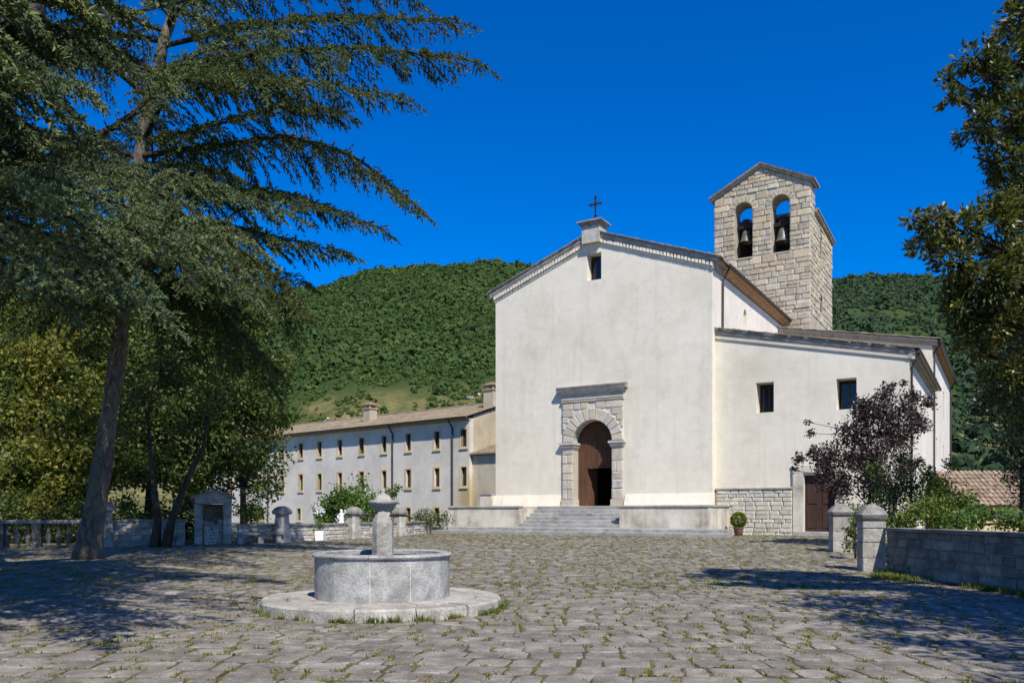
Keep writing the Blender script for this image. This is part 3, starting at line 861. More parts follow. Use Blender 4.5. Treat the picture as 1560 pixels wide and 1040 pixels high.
MB().lathe([(.15, 1.80), (.145, 1.83), (.115, 1.875), (.07, 1.905), (.04, 1.92), (.035, 1.94), (.045, 1.965), (.035, 1.99), (.005, 2.0)], 18).build('finial', M['fountain_base'], fo, smooth='auto')
mb = MB()
mb.tube([(-.1, -.06, 1.545), (-.2, -.1, 1.56), (-.32, -.16, 1.555), (-.36, -.18, 1.52)], [.016, .016, .015, .017], 8)
mb.build('iron_spout', M['iron'], fo, smooth='auto')
mb = MB(); mb.tube([(.1, -.06, 1.545), (.25, -.1, 1.552), (.42, -.16, 1.545), (.53, -.2, 1.49)], [.018, .017, .016, .013], 8); mb.build('iron_spout', M['iron'], fo, smooth='auto')
V, Fq = blades(np.array([(-.62 + random.gauss(0, .03), -.955 + random.gauss(0, .015), .84) for _ in range(22)]), np.full(22, .10), .007, 1.0)
np_mesh('rim_weed', V, Fq, M['grass'], fo)

# ------------------------------------------------------------------ entrance steps and terrace (church frame: x along the facade, y into depth)
GZ = 0.42
st = thing('entrance_steps', 'broad grey stone steps rising to the church portal', 'steps', CO, -CH_A)
def slab_row(parent, x0, x1, y0, y1, z0, z1, wmin, wmax, mat, name, bev=0.02):
    x = x0
    while x < x1 - 0.01:
        w = random.uniform(wmin, wmax)
        if x1 - x - w < wmin: w = x1 - x
        mb = MB(); e = 0.004; dz = random.uniform(-.006, .006); dy = random.uniform(-.012, .012)
        sect = [(y0 + dy, z0), (y0 + dy, z1 - bev + dz), (y0 + dy + bev, z1 + dz), (y1, z1 + dz), (y1, z0)]
        mb.sweep([x + e, x + w - e], sect, lambda p, q: (p, q[0], q[1]))
        mb.build(name, mat, parent); x += w
slab_row(st, -17.4, 2.4, -5.35, -4.85, 0.2, 0.60, 1.2, 2.4, M['step'], 'step_slab')
slab_row(st, -16.4, 2.0, -4.9, -3.0, 0.3, 0.775, 1.2, 2.4, M['step'], 'step_slab')
TOP = 1.95
nst = 6
for k in range(nst):
    y0 = -3.2 + k * 0.42
    z1 = 0.775 + (TOP - 0.775) * (k + 1) / nst
    slab_row(st, -10.12, -4.01, y0, y0 + 0.5 if k < nst - 1 else 0.05, z1 - 0.32, z1 + 0.002 * k, 1.4, 2.6, M['step'], 'step_slab')
te = thing('entrance_terrace', 'stained pale rendered terrace walls with stone coping either side of the steps', 'terrace', CO, -CH_A)
for nm, x0, x1 in (('left', -15.03, -10.14), ('right', -3.99, 0.8)):
    MB().box(x0, x1, -3.2, -0.28, 0.3, TOP - 0.07).build('terrace_wall', M['terrace'], te)
    MB().box(x0 + .05, x1 - .05, -3.0, 0.45, TOP - .069, TOP - .03).build('terrace_floor', M['step'], te)
    slab_row(te, x0 - 0.05, x1 + 0.05, -3.27, -2.75, TOP - 0.07, TOP + 0.02, 1.0, 1.9, M['step'], 'coping_slab')
slab_row(te, .45, .86, -2.745, .4, TOP - .07, TOP + .02, .3, .5, M['step'], 'coping_slab')
MB().box(.3, .8, -.279, .45, .3, TOP - .071).build('terrace_wall', M['terrace'], te)
MB().box(-15.03, -13.0, -.279, 1.2, .3, TOP - .071).build('terrace_wall', M['terrace'], te)
MB().box(-14.6, -13.75, -.4, .5, TOP - .03, TOP + .75).build('side_parapet', M['terrace'], te)
MB().box(-14.68, -13.72, -.46, .56, TOP + .75, TOP + .83).build('coping_slab', M['step'], te)

# ------------------------------------------------------------------ church
church = thing('church', 'white rendered gabled church with a stone portal and lower side aisle', 'church', CO, -CH_A)
W = 13.7; EAVE = 14.68; APEX = 17.18; AX = -6.92
PX = -7.05                               # portal axis
o_ = [(-W, 2.62), (-W, EAVE), (AX, APEX), (0, EAVE), (0, 2.62)]
portal_hole = arch_loop(PX - 1.30, PX + 1.30, 2.0, 5.8)
outer = [(-W, 1.9), (-W, EAVE), (AX, APEX), (0, EAVE), (0, 1.9)]
fw = MB().wall(outer, [arch_loop(PX - 1.5, PX + 1.5, 1.95, 5.9), rect_loop(-7.43, -6.51, 15.05, 16.6)], 0.0, 0.75)
fw.build('facade_wall', M['facade'], church)
# battered plinth, either side of the portal
for x0, x1 in ((-W - .12, -9.1), (-5.0, 0.12)):
    MB().sweep([x0, x1], [(.1, 1.9), (-.30, 1.9), (-.27, 2.0), (-.05, 2.62), (.1, 2.64)], lambda p, q: (p, q[0], q[1])).build('plinth', M['plinth'], church)
window(church, -7.43, -6.51, 15.10, 16.55, 0.6, 0.06, 'glass', 'shutter', False)
# nave side walls, back and roof
NL = 17.5
sw = MB().wall([(0.75, GZ - .3), (NL, GZ - .3), (NL, EAVE), (0.75, EAVE)], [arch_loop(6.15, 6.85, 12.6, 13.5, 8)], -0.002, -0.6, lambda x, y, z: (y, x, z))
sw.build('nave_side_wall', M['facade_side'], church)
MB().wall([(0.75, GZ - .3), (NL, GZ - .3), (NL, EAVE), (0.75, EAVE)], (), -W + .002, -W + .6, lambda x, y, z: (y, x, z)).build('nave_side_wall', M['facade_side'], church)
MB().box(-.5, -.46, 6.1, 6.9, 12.5, 14).build('slit_pane', M['frame_ochre'], church)
MB().wall([(-W + .6, 1.9), (-W + .6, EAVE), (AX, APEX), (-.6, EAVE), (-.6, 1.9)], (), NL - .5, NL - .002).build('nave_back_wall', M['facade_side'], church)
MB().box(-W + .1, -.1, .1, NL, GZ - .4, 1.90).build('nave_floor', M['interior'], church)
# gable cornice in stacked courses; path in (x, z), section in (y, z)
SL = (APEX - EAVE) / (AX + W)
SR = (APEX - EAVE) / (0 - AX)
def gpath(ol, orr, dz): return [(-W - ol, EAVE - SL * ol + dz), (AX, APEX + dz), (orr, EAVE - SR * orr + dz)]
fnp = lambda p, q: (p[0], q[0], p[1] + q[1])
MB().sweep(gpath(.06, .06, -0.06), [(.1, 0), (-.04, 0), (-.06, .06), (-.06, .15), (.1, .15)], fnp).build('cornice_moulding', M['plinth'], church)
MB().sweep(gpath(.10, .10, .09), [(.1, 0), (-.06, 0), (-.06, .24), (.1, .24)], fnp).build('cornice_band', M['cornice'], church)
dm = MB()
for side in (0, 1):
    n = 34
    for k in range(n):
        tt = (k + .5) / n
        x = (-W - .1) * (1 - tt) + (AX - .2) * tt if side == 0 else (AX + .2) * (1 - tt) + .08 * tt
        sl = SL if side == 0 else -SR
        z = (EAVE + (x + W) * SL if side == 0 else APEX - (x - AX) * SR) + .10
        wd = random.uniform(.055, .085)
        vs = []
        for yy in (-.06, -.15):
            for xx in (x - wd, x + wd):
                for zz in (0, random.uniform(.17, .21)): vs.append((xx, yy + random.uniform(-.01, .01), z + sl * (xx - x) + zz))
        dm.add(vs, [(0, 1, 3, 2), (4, 6, 7, 5), (0, 4, 5, 1), (2, 3, 7, 6), (0, 2, 6, 4), (1, 5, 7, 3)])
dm.build('dentils', M['plinth'], church, kind='stuff')
MB().sweep(gpath(.34, .34, .32), [(.1, 0), (-.15, 0), (-.17, .10), (-.21, .13), (-.21, .26), (.1, .26)], fnp).build('cornice_corona', M['cornice'], church)
MB().sweep(gpath(.46, .46, .57), [(.1, 0), (-.25, .0), (-.28, .05), (-.28, .09), (.1, .09)], fnp).build('cornice_slab', M['cap'], church)
te_ = MB()     # ragged tile edge along the verge
for side in (0, 1):
    x = -W - .5 if side == 0 else AX + .3
    while x < (AX - .3 if side == 0 else .5):
        w = random.uniform(.18, .34); z = (EAVE + (x + W) * SL if side == 0 else APEX - (x - AX) * SR) + .66
        sl = SL if side == 0 else -SR; y0 = -.31 + random.uniform(-.03, .03); h = random.uniform(.05, .09)
        te_.add([(x, y0, z), (x + w, y0, z + sl * w), (x + w, y0, z + sl * w + h * .6), (x, y0, z + h), (x, .3, z), (x + w, .3, z + sl * w), (x + w, .3, z + sl * w + h * .6), (x, .3, z + h)],
                [(0, 1, 2, 3), (4, 7, 6, 5), (3, 2, 6, 7), (0, 4, 5, 1), (0, 3, 7, 4), (1, 5, 6, 2)])
        x += w * .92
te_.build('verge_tiles', M['cap'], church, kind='stuff')
# tiled slopes of the nave (run along the depth)
for nm, xe, ze, xr, zr in (('l', -W - .5, EAVE - SL * .5 + .64, AX, APEX + .64), ('r', .5, EAVE - SR * .5 + .64, AX, APEX + .64)):
    tile_roof(church, 'roof', -.3, NL + .3, xe, xr, ze, zr, M['tile'], lambda x, d, z: (d, x, z), 0.30, 0.9)
# side eave: stone return, then brick soffit
MB().sweep([-.1, 1.5], [(-.05, -.06), (.10, -.06), (.10, .09), (.12, .33), (.30, .34), (.36, .45), (.36, .56), (-.05, .56)], lambda p, q: (q[0], p, EAVE + q[1])).build('cornice_return', M['cornice'], church)
MB().sweep([1.52, NL + .3], [(-.05, .08), (.10, .08), (.12, .2), (.24, .22), (.26, .34), (.40, .36), (.42, .46), (-.05, .46)], lambda p, q: (q[0], p, EAVE + q[1])).build('brick_eave', M['brick'], church)
MB().sweep([1.4, NL + .4], [(.38, .38), (.56, .36), (.60, .46), (.56, .53), (.42, .52)], lambda p, q: (q[0], p, EAVE + q[1])).build('gutter', M['pipe'], church)
mb = MB(); mb.tube([(.5, 1.6, EAVE + .4), (.3, 1.62, EAVE + .05), (.10, 1.65, EAVE - .3), (.08, 1.65, 11.3)], [.06] * 4, 8); mb.build('downpipe', M['pipe'], church, smooth='auto')
# gable block
MB().box(-7.58, -6.48, -.36, .6, APEX - .05, 18.1).build('gable_block', M['portal'], church)
for z0, z1, e in ((18.1, 18.2, .06), (18.2, 18.3, .13), (18.3, 18.38, .22)):
    MB().box(-7.58 - e, -6.48 + e, -.36 - e, .6 + e, z0, z1).build('block_cornice', M['portal_dark'], church)
mb = MB(); mb.box(-7.74, -6.32, -.52, .76, 18.38, 18.60, None, .75); mb.build('block_cap', M['cap'], church)

# portal
door_y = 0.62
for side in (-1, 1):
    x0, x1 = (PX - 1.93, PX - 1.24) if side < 0 else (PX + 1.24, PX + 1.93)
    z = 2.35; hs_ = []
    MB().box(x0 - .06, x1 + .06, -.24, .7, 1.9, 2.02).build('pier_base', M['portal'], church)
    MB().box(x0 - .04, x1 + .04, -.20, .7, 2.02, 2.35).build('pier_base', M['portal'], church)
    while z < 5.3:
        h = min(random.uniform(.36, .62), 5.32 - z)
        if 5.32 - z - h < .25: h = 5.32 - z
        if random.random() < .4:
            xm = x0 + (x1 - x0) * random.uniform(.4, .6)
            rr = [(x0, xm), (xm, x1)]
        else: rr = [(x0, x1)]
        lay(church, [((p + q) / 2, z + h / 2, q - p - .014, h - .014) for p, q in rr], -.14, .085, M['portal'], name='pier_stone', jit=.005)
        z += h
    MB().box(x0 + .01, x1 - .01, -.085, .7, 2.35, 5.32).build('pier_core', M['portal'], church)
    for z0, z1, e in ((5.32, 5.42, .04), (5.42, 5.55, .09), (5.55, 5.68, .15)):
        MB().box(x0 - e, x1 + e, -.15 - e, .6, z0, z1).build('impost', M['portal'], church)
voussoirs(church, PX, 5.70, 1.24, 1.92, 13, -.14, .72, M['portal'])
def ring_out(zl, zh):
    zz = max(zl, 5.68); zm = min(abs(zz - 5.70), 1.9)
    if zl > 5.70 + 1.92: return []
    hw = math.sqrt(max(0.0, 1.93 ** 2 - zm ** 2)); return [(PX - hw, PX + hw)]
def spandrel_stones():
    rr = courses(PX - 1.93, PX + 1.93, 5.70, 8.02, (.28, .42), (.45, .95), random.Random(5), lambda a, b: [(PX - math.sqrt(max(0, 1.9 ** 2 - (a - 5.7) ** 2)), PX + math.sqrt(max(0, 1.9 ** 2 - (a - 5.7) ** 2)))] if a < 7.6 else [])
    return [q for q in rr if q[2] > .1]
lay(church, spandrel_stones(), -.13, .07, M['portal'], name='spandrel_stone', jit=.006)
MB().wall([(PX - 1.9, 1.95), (PX + 1.9, 1.95), (PX + 1.9, 8.3), (PX - 1.9, 8.3)], [arch_loop(PX - 1.3, PX + 1.3, 1.96, 5.72)], -.082, .02).build('portal_core', M['mortar_light'], church)
x = PX - 1.98
while x < PX + 1.97:
    w = min(random.uniform(.7, 1.1), PX + 1.98 - x)
    if PX + 1.98 - x - w < .3: w = PX + 1.98 - x
    MB().sweep([x + .004, x + w - .004], [(0, 8.03), (-.16, 8.03), (-.18, 8.10), (-.18, 8.15), (-.21, 8.18), (-.21, 8.22), (0, 8.22)], lambda p, q: (p, q[0], q[1])).build('architrave_stone', M['portal'], church)
    MB().box(x + .004, x + w - .004, -.14, 0, 8.222, 8.50).build('frieze_stone', M['portal'], church)
    x += w
MB().sweep([PX - 2.0, PX + 2.0], [(0, 8.50), (-.17, 8.50), (-.19, 8.56), (-.27, 8.64), (-.27, 8.66), (0, 8.66)], lambda p, q: (p, q[0], q[1])).build('portal_cornice', M['portal'], church)
MB().sweep([PX - 2.2, PX + 2.2], [(0, 8.662), (-.36, 8.662), (-.37, 8.72), (-.42, 8.84), (-.43, 8.92), (0, 8.98)], lambda p, q: (p, q[0], q[1])).build('portal_cornice', M['portal_dark'], church)
# timber door: arched boards with an open wicket
dr = MB().wall(arch_loop(PX - 1.5, PX + 1.5, 1.97, 5.6), [rect_loop(PX - .66, PX + 1.2, 1.98, 4.18)], door_y + .04, door_y + .1).build('door', M['wood'], church)
x = PX - 1.24
while x < PX + 1.22:
    w = .205; zt = 5.60 + math.sqrt(max(0.0, 1.24 ** 2 - max(abs(x + .01 - PX), abs(x + w - .01 - PX)) ** 2))
    z0 = 4.30 if x + w > PX - .62 else 1.98
    MB().box(x + .006, x + w - .006, door_y + random.uniform(-.006, .006), door_y + .039, z0, max(zt, z0 + .2)).build('door_board', M['wood'], dr)
    x += w
MB().box(PX - .66, PX + 1.24, door_y - .03, door_y + .039, 4.18, 4.295).build('door_rail', M['wood'], dr)
MB().box(PX - .03, PX + .03, door_y - .03, door_y + .0, 4.30, 6.7).build('door_rail', M['wood'], dr)
mb = MB(); Mx = Matrix.Translation((PX - .66, door_y + .1, 0)) @ Matrix.Rotation(R(75), 4, 'Z'); mb.box(0, .9, 0, .05, 1.99, 4.17, Mx); mb.build('open_wicket', M['wood'], dr)
MB().box(PX - 3, PX + 3, 5.0, 5.1, 1.9, 8).build('nave_dark_backing', M['interior'], church)  # near-black panel standing in for the unlit depth of the nave

# ------- side aisle
RD = 0.55; AW = 9.5; ATL = 11.05; ATR = 9.05; AL = 14.9
al = MB().wall([(-.05, GZ - .2), (AW, GZ - .2), (AW, ATR), (-.05, ATL)], [rect_loop(2.19, 3.10, 6.84, 8.42), rect_loop(6.18, 7.13, 6.75, 8.30), rect_loop(4.62, 6.1, .5, 3.5)], RD, RD + .95)
al.build('aisle_front_wall', M['facade'], church)
MB().wall([(RD + .951, GZ - .2), (AL, GZ - .2), (AL, ATR), (RD + .951, ATR)], [rect_loop(2.3, 3.3, 6.7, 8.0), rect_loop(8.5, 9.5, 6.7, 8.0)], AW - .002, AW - .6, lambda x, y, z: (y, x, z)).build('aisle_side_wall', M['facade_side'], church)
for x0, x1, z0, z1 in ((2.38, 2.92, 6.95, 8.25), (6.37, 6.95, 6.86, 8.14)):
    window(church, x0 - .1, x1 + .15, z0 - .1, z1 + .02, RD + .78, .06, 'glass', 'shutter', True)
for y0 in (2.3, 8.5):
    window(church, y0, y0 + 1, 6.7, 8.0, .3, .07, 'glass', 'shutter', True, R(90), (AW, 0, 0))
# cornice of the aisle, following the slope
ap = [(-.02, ATL), (AW + .25, ATR - .25 * (ATL - ATR) / AW)]
fa = lambda p, q: (p[0], RD + q[0], p[1] + q[1])
MB().sweep(ap, [(.1, -.05), (-.08, -.05), (-.10, .08), (.1, .08)], fa).build('aisle_moulding', M['plinth'], church)
MB().sweep(ap, [(.1, .08), (-.04, .08), (-.06, .2), (-.12, .22), (-.14, .34), (.1, .34)], fa).build('aisle_cornice', M['cornice'], church)
MB().sweep(ap, [(.1, .342), (-.17, .342), (-.2, .42), (-.2, .47), (.1, .47)], fa).build('aisle_cornice_slab', M['cap'], church)
vt = MB(); x = 0.0
while x < AW + .3:
    w = random.uniform(.2, .36); z = ATL - (ATL - ATR) / AW * x + .475; y0 = RD - .23 + random.uniform(-.03, .03); h = random.uniform(.05, .1); sl = -(ATL - ATR) / AW
    vt.add([(x, y0, z), (x + w, y0, z + sl * w), (x + w, y0, z + sl * w + h * .6), (x, y0, z + h), (x, 1.2, z), (x + w, 1.2, z + sl * w), (x + w, 1.2, z + sl * w + h * .6), (x, 1.2, z + h)],
           [(0, 1, 2, 3), (4, 7, 6, 5), (3, 2, 6, 7), (0, 4, 5, 1), (0, 3, 7, 4), (1, 5, 6, 2)]); x += w * .92
vt.build('aisle_verge_tiles', M['tile'], church, kind='stuff')
tile_roof(church, 'aisle_roof', RD - .1, AL, AW + .4, .02, ATR + .37, ATL + .47, M['tile'], lambda x, d, z: (d, x, z), 0.30, 0.9)
MB().sweep([RD - .1, AL], [(-.05, .0), (.1, .0), (.14, .2), (.3, .22), (.34, .36), (-.05, .36)], lambda p, q: (AW + q[0], p, ATR + q[1] - .05)).build('aisle_eave', M['cornice'], church)
MB().sweep([RD - .15, AL], [(.34, .22), (.5, .2), (.55, .3), (.5, .38), (.36, .38)], lambda p, q: (AW + q[0], p, ATR + q[1] - .05)).build('gutter', M['pipe'], church)
mb = MB(); mb.tube([(AW + .44, RD - .02, ATR + .2), (AW + .25, RD - .05, ATR - .2), (AW + .09, RD + .12, ATR - .5), (AW + .08, RD + .12, GZ)], [.055] * 4, 8); mb.build('downpipe', M['pipe'], church, smooth='auto')
# ashlar footing with its coping, door surround and door
MB().box(.05, 4.05, RD - .10, RD + .02, GZ - .2, 2.82).build('footing_core', M['mortar'], church)
lay(church, courses(.1, 4.06, GZ - .1, 2.80, (.19, .27), (.34, .8), random.Random(11), None, .014), RD - .155, .14, M['ashlar'], name='footing_stone', jit=.012)
slab_row(church, .05, 4.1, RD - .21, RD + .05, 2.81, 2.90, .9, 1.4, M['cornice'], 'footing_coping', .015)
MB().box(4.09, 4.60, RD - .13, RD + .35, GZ - .2, 3.62).build('door_surround', M['terrace'], church)
MB().box(6.14, 6.6, RD - .13, RD + .35, GZ - .2, 3.62).build('door_surround', M['terrace'], church)
MB().box(4.09, 6.6, RD - .14, RD + .34, 3.625, 4.0).build('door_surround', M['terrace'], church)
for x0, x1 in ((4.60, 5.355), (5.365, 6.14)):
    lf = MB().box(x0, x1, RD + .22, RD + .28, .66, 3.62).build('side_door', M['wood_dark'], church)
    for z0, z1 in ((.8, 1.9), (2.05, 3.45)):
        MB().box(x0 + .13, x1 - .13, RD + .19, RD + .219, z0, z1).build('door_panel', M['wood_dark'], lf)
slab_row(church, 4.2, 6.6, RD - .7, RD + .5, .2, .62, .8, 1.2, M['step'], 'door_step')

# ------- presbytery block behind the aisle
B0, B1 = 15.0, 34.0; BR = 12.15; BL_ = 15.2; BX0 = -3.0
MB().wall([(BX0, GZ - .2), (AW, GZ - .2), (AW, BR), (BX0, BR + .19 * (AW - BX0))], (), B0, B0 + .5).build('rear_front_wall', M['facade'], church)
holes = [rect_loop(y0, y0 + 1.1, z0, z1) for y0 in (18.2, 25.5) for z0, z1 in ((8.6, 10.6), (5.0, 6.6))]
MB().wall([(B0 + .5, GZ - .2), (B1, GZ - .2), (B1, BR), (B0 + .5, BR)], holes, AW - .002, AW - .5, lambda x, y, z: (y, x, z)).build('rear_side_wall', M['facade_side'], church)
for y0 in (18.2, 25.5):
    for z0, z1 in ((8.6, 10.6), (5.0, 6.6)): window(church, y0, y0 + 1.1, z0, z1, .28, .07, 'glass', 'shutter', True, R(90), (AW, 0, 0))
MB().box(BX0, AW - .5, B1 - .5, B1, GZ, BR).build('rear_back_wall', M['facade_side'], church)
bp = [(BX0, BR + .19 * (AW - BX0)), (AW + .3, BR - .19 * .3)]
MB().sweep(bp, [(.1, 0), (-.1, 0), (-.16, .2), (-.28, .26), (-.3, .36), (.1, .36)], lambda p, q: (p[0], B0 + q[0], p[1] + q[1])).build('rear_cornice', M['cornice'], church)
tile_roof(church, 'rear_roof', B0 - .35, B1, AW + .5, BX0, BR + .3, BR + .36 + .19 * (AW - BX0), M['tile'], lambda x, d, z: (d, x, z), 0.30, 0.9)
MB().sweep([B0 - .1, B1], [(-.05, 0), (.12, 0), (.14, .12), (.32, .14), (.4, .3), (-.05, .3)], lambda p, q: (AW + q[0], p, BR + q[1] - .02)).build('brick_eave', M['brick'], church)
MB().sweep([B0 - .2, B1], [(.38, .16), (.54, .14), (.6, .25), (.54, .33), (.4, .33)], lambda p, q: (AW + q[0], p, BR + q[1] - .02)).build('gutter', M['pipe'], church)
for yy in (B0 + .3, B1 - .4):
    mb = MB(); mb.tube([(AW + .5, yy, BR + .2), (AW + .1, yy, BR - .4), (AW + .09, yy, GZ)], [.06] * 3, 8); mb.build('downpipe', M['pipe'], church, smooth='auto')

# ------------------------------------------------------------------ cross
cr = thing('roof_cross', 'small wrought iron cross on the church gable', 'cross', ch(-6.95, .15, 18.6), -CH_A)
mb = MB(); mb.box(-.035, .035, -.03, .03, -.05, 1.30)
mb.build('cross_post', M['iron'], cr)
MB().box(-.34, .34, -.028, .028, .85, .925).build('cross_arm', M['iron'], cr)
for x, z in ((-.34, .888), (.34, .888), (0, 1.3)):
    mb = MB()
    for k in range(3):
        w = k * 2 * math.pi / 3 + (math.pi if x < 0 else 0 if x > 0 else math.pi / 2)
        mb.lathe([(.005, -.045), (.04, -.03), (.05, 0), (.04, .03), (.005, .045)], 8, (x + .06 * math.cos(w), 0, z + .06 * math.sin(w)))
    mb.build('trefoil', M['iron'], cr)
mb = MB()
for k in range(4):
    w = R(45 + 90 * k); mb.box(-.012, .012, -.012, .012, 0, .30, Matrix.Translation((0, 0, .888)) @ Matrix.Rotation(w, 4, 'Y'))
mb.build('rays', M['iron'], cr)
MB().lathe([(.16, -.1), (.14, 0), (.07, .08), (.05, .16), (.1, .2), (.05, .25)], 10).build('cross_foot', M['iron'], cr)

# ------------------------------------------------------------------ bell tower
TD = 16.5
tw = thing('bell_tower', 'square stone bell tower with gabled top and twin bell arches behind the church', 'bell tower', ch(0, TD), -CH_A)
TX0, TX1 = -5.0, 1.84; TE = 24.65; TA = 26.35; TC = (TX0 + TX1) / 2; TK = 1.5; TDp = 8.4
TB = 12.0
OPS = ((-3.48, -2.20, 20.05, 23.45), (-.85, .42, 20.05, 23.5))
MB().wall([(TX0 + .05, 0), (TX1 - .05, 0), (TX1 - .05, TE), (TC, TA), (TX0 + .05, TE)], [arch_loop(*q) for q in OPS], 0.06, TK).build('bell_gable_core', M['mortar'], tw)
RH = 23.0
MB().wall([(TK, 0), (TDp, 0), (TDp, RH - .4), (TK, RH)], [arch_loop(3.6, 4.5, 20.3, 21.7, 8), arch_loop(3.6, 4.7, 16.3, 17.2, 8)], TX1 - .06, TX1 - .16, lambda x, y, z: (y, x, z)).build('tower_side_core', M['mortar'], tw)
MB().wall([(TK, 0), (TDp, 0), (TDp, RH - .4), (TK, RH)], (), TX0 + .06, TX0 + .7, lambda x, y, z: (y, x, z)).build('tower_side_core', M['mortar'], tw)
MB().wall([(TX0 + .1, 0), (TX1 - .1, 0), (TX1 - .1, RH - .42), (TX0 + .1, RH - .42)], (), TDp - .7, TDp - .004).build('tower_back_wall', M['tower'], tw)
MB().box(TX0 + .7, TX1 - .7, TK, TDp - .7, 18.0, 19.6).build('tower_floor', M['mortar'], tw)
MB().sweep([(TK + .004, RH + .0), (TDp, RH - .42)], [(TX0 + .07, 0), (TX1 - .3, 0), (TX1 - .3, .25), (TX0 + .07, .25)], lambda p, q: (q[0], p[0], p[1] + q[1])).build('rear_roof', M['cap'], tw)
def tower_holes(zl, zh):
    out = []
    for x0, x1, z0, zs in OPS:
        r = (x1 - x0) / 2; c_ = (x0 + x1) / 2; ro = r + .42
        if zh <= z0 + .01: continue
        if zl >= zs + ro: continue
        if zl < zs - .05: out.append((x0, x1)) if zh < zs + .2 else out.append((c_ - ro, c_ + ro))
        else:
            hw = math.sqrt(max(0.0, ro * ro - (zl - zs) ** 2)); out.append((c_ - hw, c_ + hw))
    return out
rt = random.Random(21)
def te0(zl, zh): return TX0 if zh < TE else TX0 + (zh - TE) / (TA - TE) * (TC - TX0)
def te1(zl, zh): return TX1 if zh < TE else TX1 - (zh - TE) / (TA - TE) * (TX1 - TC)
front = courses(TX0, TX1, 20.05, TE, (.26, .50), (.40, 1.0), rt, tower_holes, .03)
front += [q for q in courses(te0, te1, TE, TA - .25, (.26, .36), (.4, .9), rt, None, .03) if q[2] > .12]
front += courses(TX0, TX1, TB, 20.05, (.26, .52), (.42, 1.15), rt, None, .03)[::-1]
lay(tw, front, 0.0, .12, M['tower'], limit=240, jit=.025, rnd=rt)
def side_holes(zl, zh):
    o = []
    if zh > 20.3 and zl < 22.15: o.append((3.6, 4.5))
    if zh > 16.3 and zl < 17.75: o.append((3.6, 4.7))
    return o
side = courses(0.02, TDp, 15.5, RH - .45, (.28, .5), (.5, 1.2), rt, side_holes, .03)
side += courses(0.02, TK, RH - .45, TE - .05, (.28, .5), (.5, .9), rt, None, .03)
lay(tw, side, 0.0, .12, M['tower'], R(90), (TX1, 0, 0), limit=55, jit=.025, rnd=rt)
back_side = courses(0.02, TK, 19, TE - .05, (.3, .5), (.5, .9), rt, None, .03)
for x0, x1, z0, zs in OPS:
    voussoirs(tw, (x0 + x1) / 2, zs, (x1 - x0) / 2, (x1 - x0) / 2 + .42, 9, 0.0, .3, M['tower'])
    slab = MB().box(x0 - .05, x1 + .05, -.03, TK, z0 - .10, z0 + .0).build('bell_sill', M['tower'], tw)
tp = [(TX0 - .22, TE - .22 * (TA - TE) / (TC - TX0)), (TC, TA), (TX1 + .22, TE - .22 * (TA - TE) / (TX1 - TC))]
MB().sweep(tp, [(-.10, 0), (TK + .1, 0), (TK + .1, .16), (-.14, .16)], fnp).build('gable_corona', M['cornice'], tw)
MB().sweep([(q[0] * 1.0 + (.1 if i == 2 else -.1 if i == 0 else 0), q[1] + .16 - (.045 if i != 1 else 0)) for i, q in enumerate(tp)], [(-.24, 0), (TK + .2, 0), (TK + .2, .14), (-.28, .14)], fnp).build('gable_coping', M['cap'], tw)
rl = [(TK + .1, RH), (TDp + .25, RH - .45)]
MB().sweep(rl, [(.14, 0), (-.6, 0), (-.6, .16), (.14, .16)], lambda p, q: (TX1 + q[0], p[0], p[1] + q[1])).build('rear_cornice', M['cornice'], tw)
MB().sweep(rl, [(.22, 0.162), (-.6, .162), (-.6, .27), (.22, .27)], lambda p, q: (TX1 + q[0], p[0], p[1] + q[1])).build('rear_coping', M['cap'], tw)
def bell(x, z, r, label):
    b = thing('bell', label, 'bell', ch(x, TD + .75, z), -CH_A, 'bells in the tower arches')
    MB().lathe([(r, 0), (r * 1.0, .03), (r * .86, .12), (r * .72, r * .7), (r * .62, r * 1.2), (r * .55, r * 1.55), (r * .42, r * 1.75), (r * .15, r * 1.85), (.01, r * 1.86)], 22, close=False).build('bell_body', M['bronze'], b, smooth='auto')
    MB().lathe([(.04, r * 1.84), (.07, r * 1.95), (.05, r * 2.1)], 10).build('bell_crown', M['bronze'], b)
    MB().box(-.63, .63, -.12, .12, r * 2.1, r * 2.1 + .26).build('headstock', M['iron'], b)
    mb = MB(); mb.box(-.28, .28, -.1, .1, r * 2.1 + .26, r * 2.1 + .7, None, .3); mb.build('counterweight', M['iron'], b)
    mb = MB(); mb.tube([(0, 0, r), (0, 0, -.05)], [.015, .02], 6); mb.lathe([(.01, -.16), (.05, -.1), (.05, -.06), (.01, 0)], 8); mb.build('clapper', M['iron'], b)
bell(-2.84, 21.35, .48, 'dark bronze bell in the left tower arch')
bell(-.2, 20.95, .55, 'larger bronze bell in the right tower arch')

# ------------------------------------------------------------------ convent wing
CV_A = R(39.5)
CVS = 1.19
CVO = Vector((-3.22 * CVS, 62 * CVS, -.31))
cv = thing('convent', 'long pale grey convent wing with ochre window surrounds and tiled roof', 'building', CVO, -CV_A)
t = NT('convent_stucco')
tc = t.node('ShaderNodeTexCoord'); sp_ = t.node('ShaderNodeSeparateXYZ'); t.l.new(tc.outputs['Object'], sp_.inputs[0])
c = t.ramp(t.noise(0.3, 7, 0.65), [(0.3, (.50, .47, .41, 1)), (0.5, (.61, .575, .51, 1)), (0.7, (.69, .655, .59, 1))])
fine = t.ramp(t.noise(2.0, 8, 0.7), [(0.3, (.9, .9, .9, 1)), (0.68, (1.04, 1.04, 1.04, 1))]); c = t.mix(1.0, c, fine, 'MULTIPLY')
mr = t.node('ShaderNodeMapRange'); t.l.new(sp_.outputs[0], mr.inputs[0]); mr.inputs[1].default_value = -3.2; mr.inputs[2].default_value = -.2
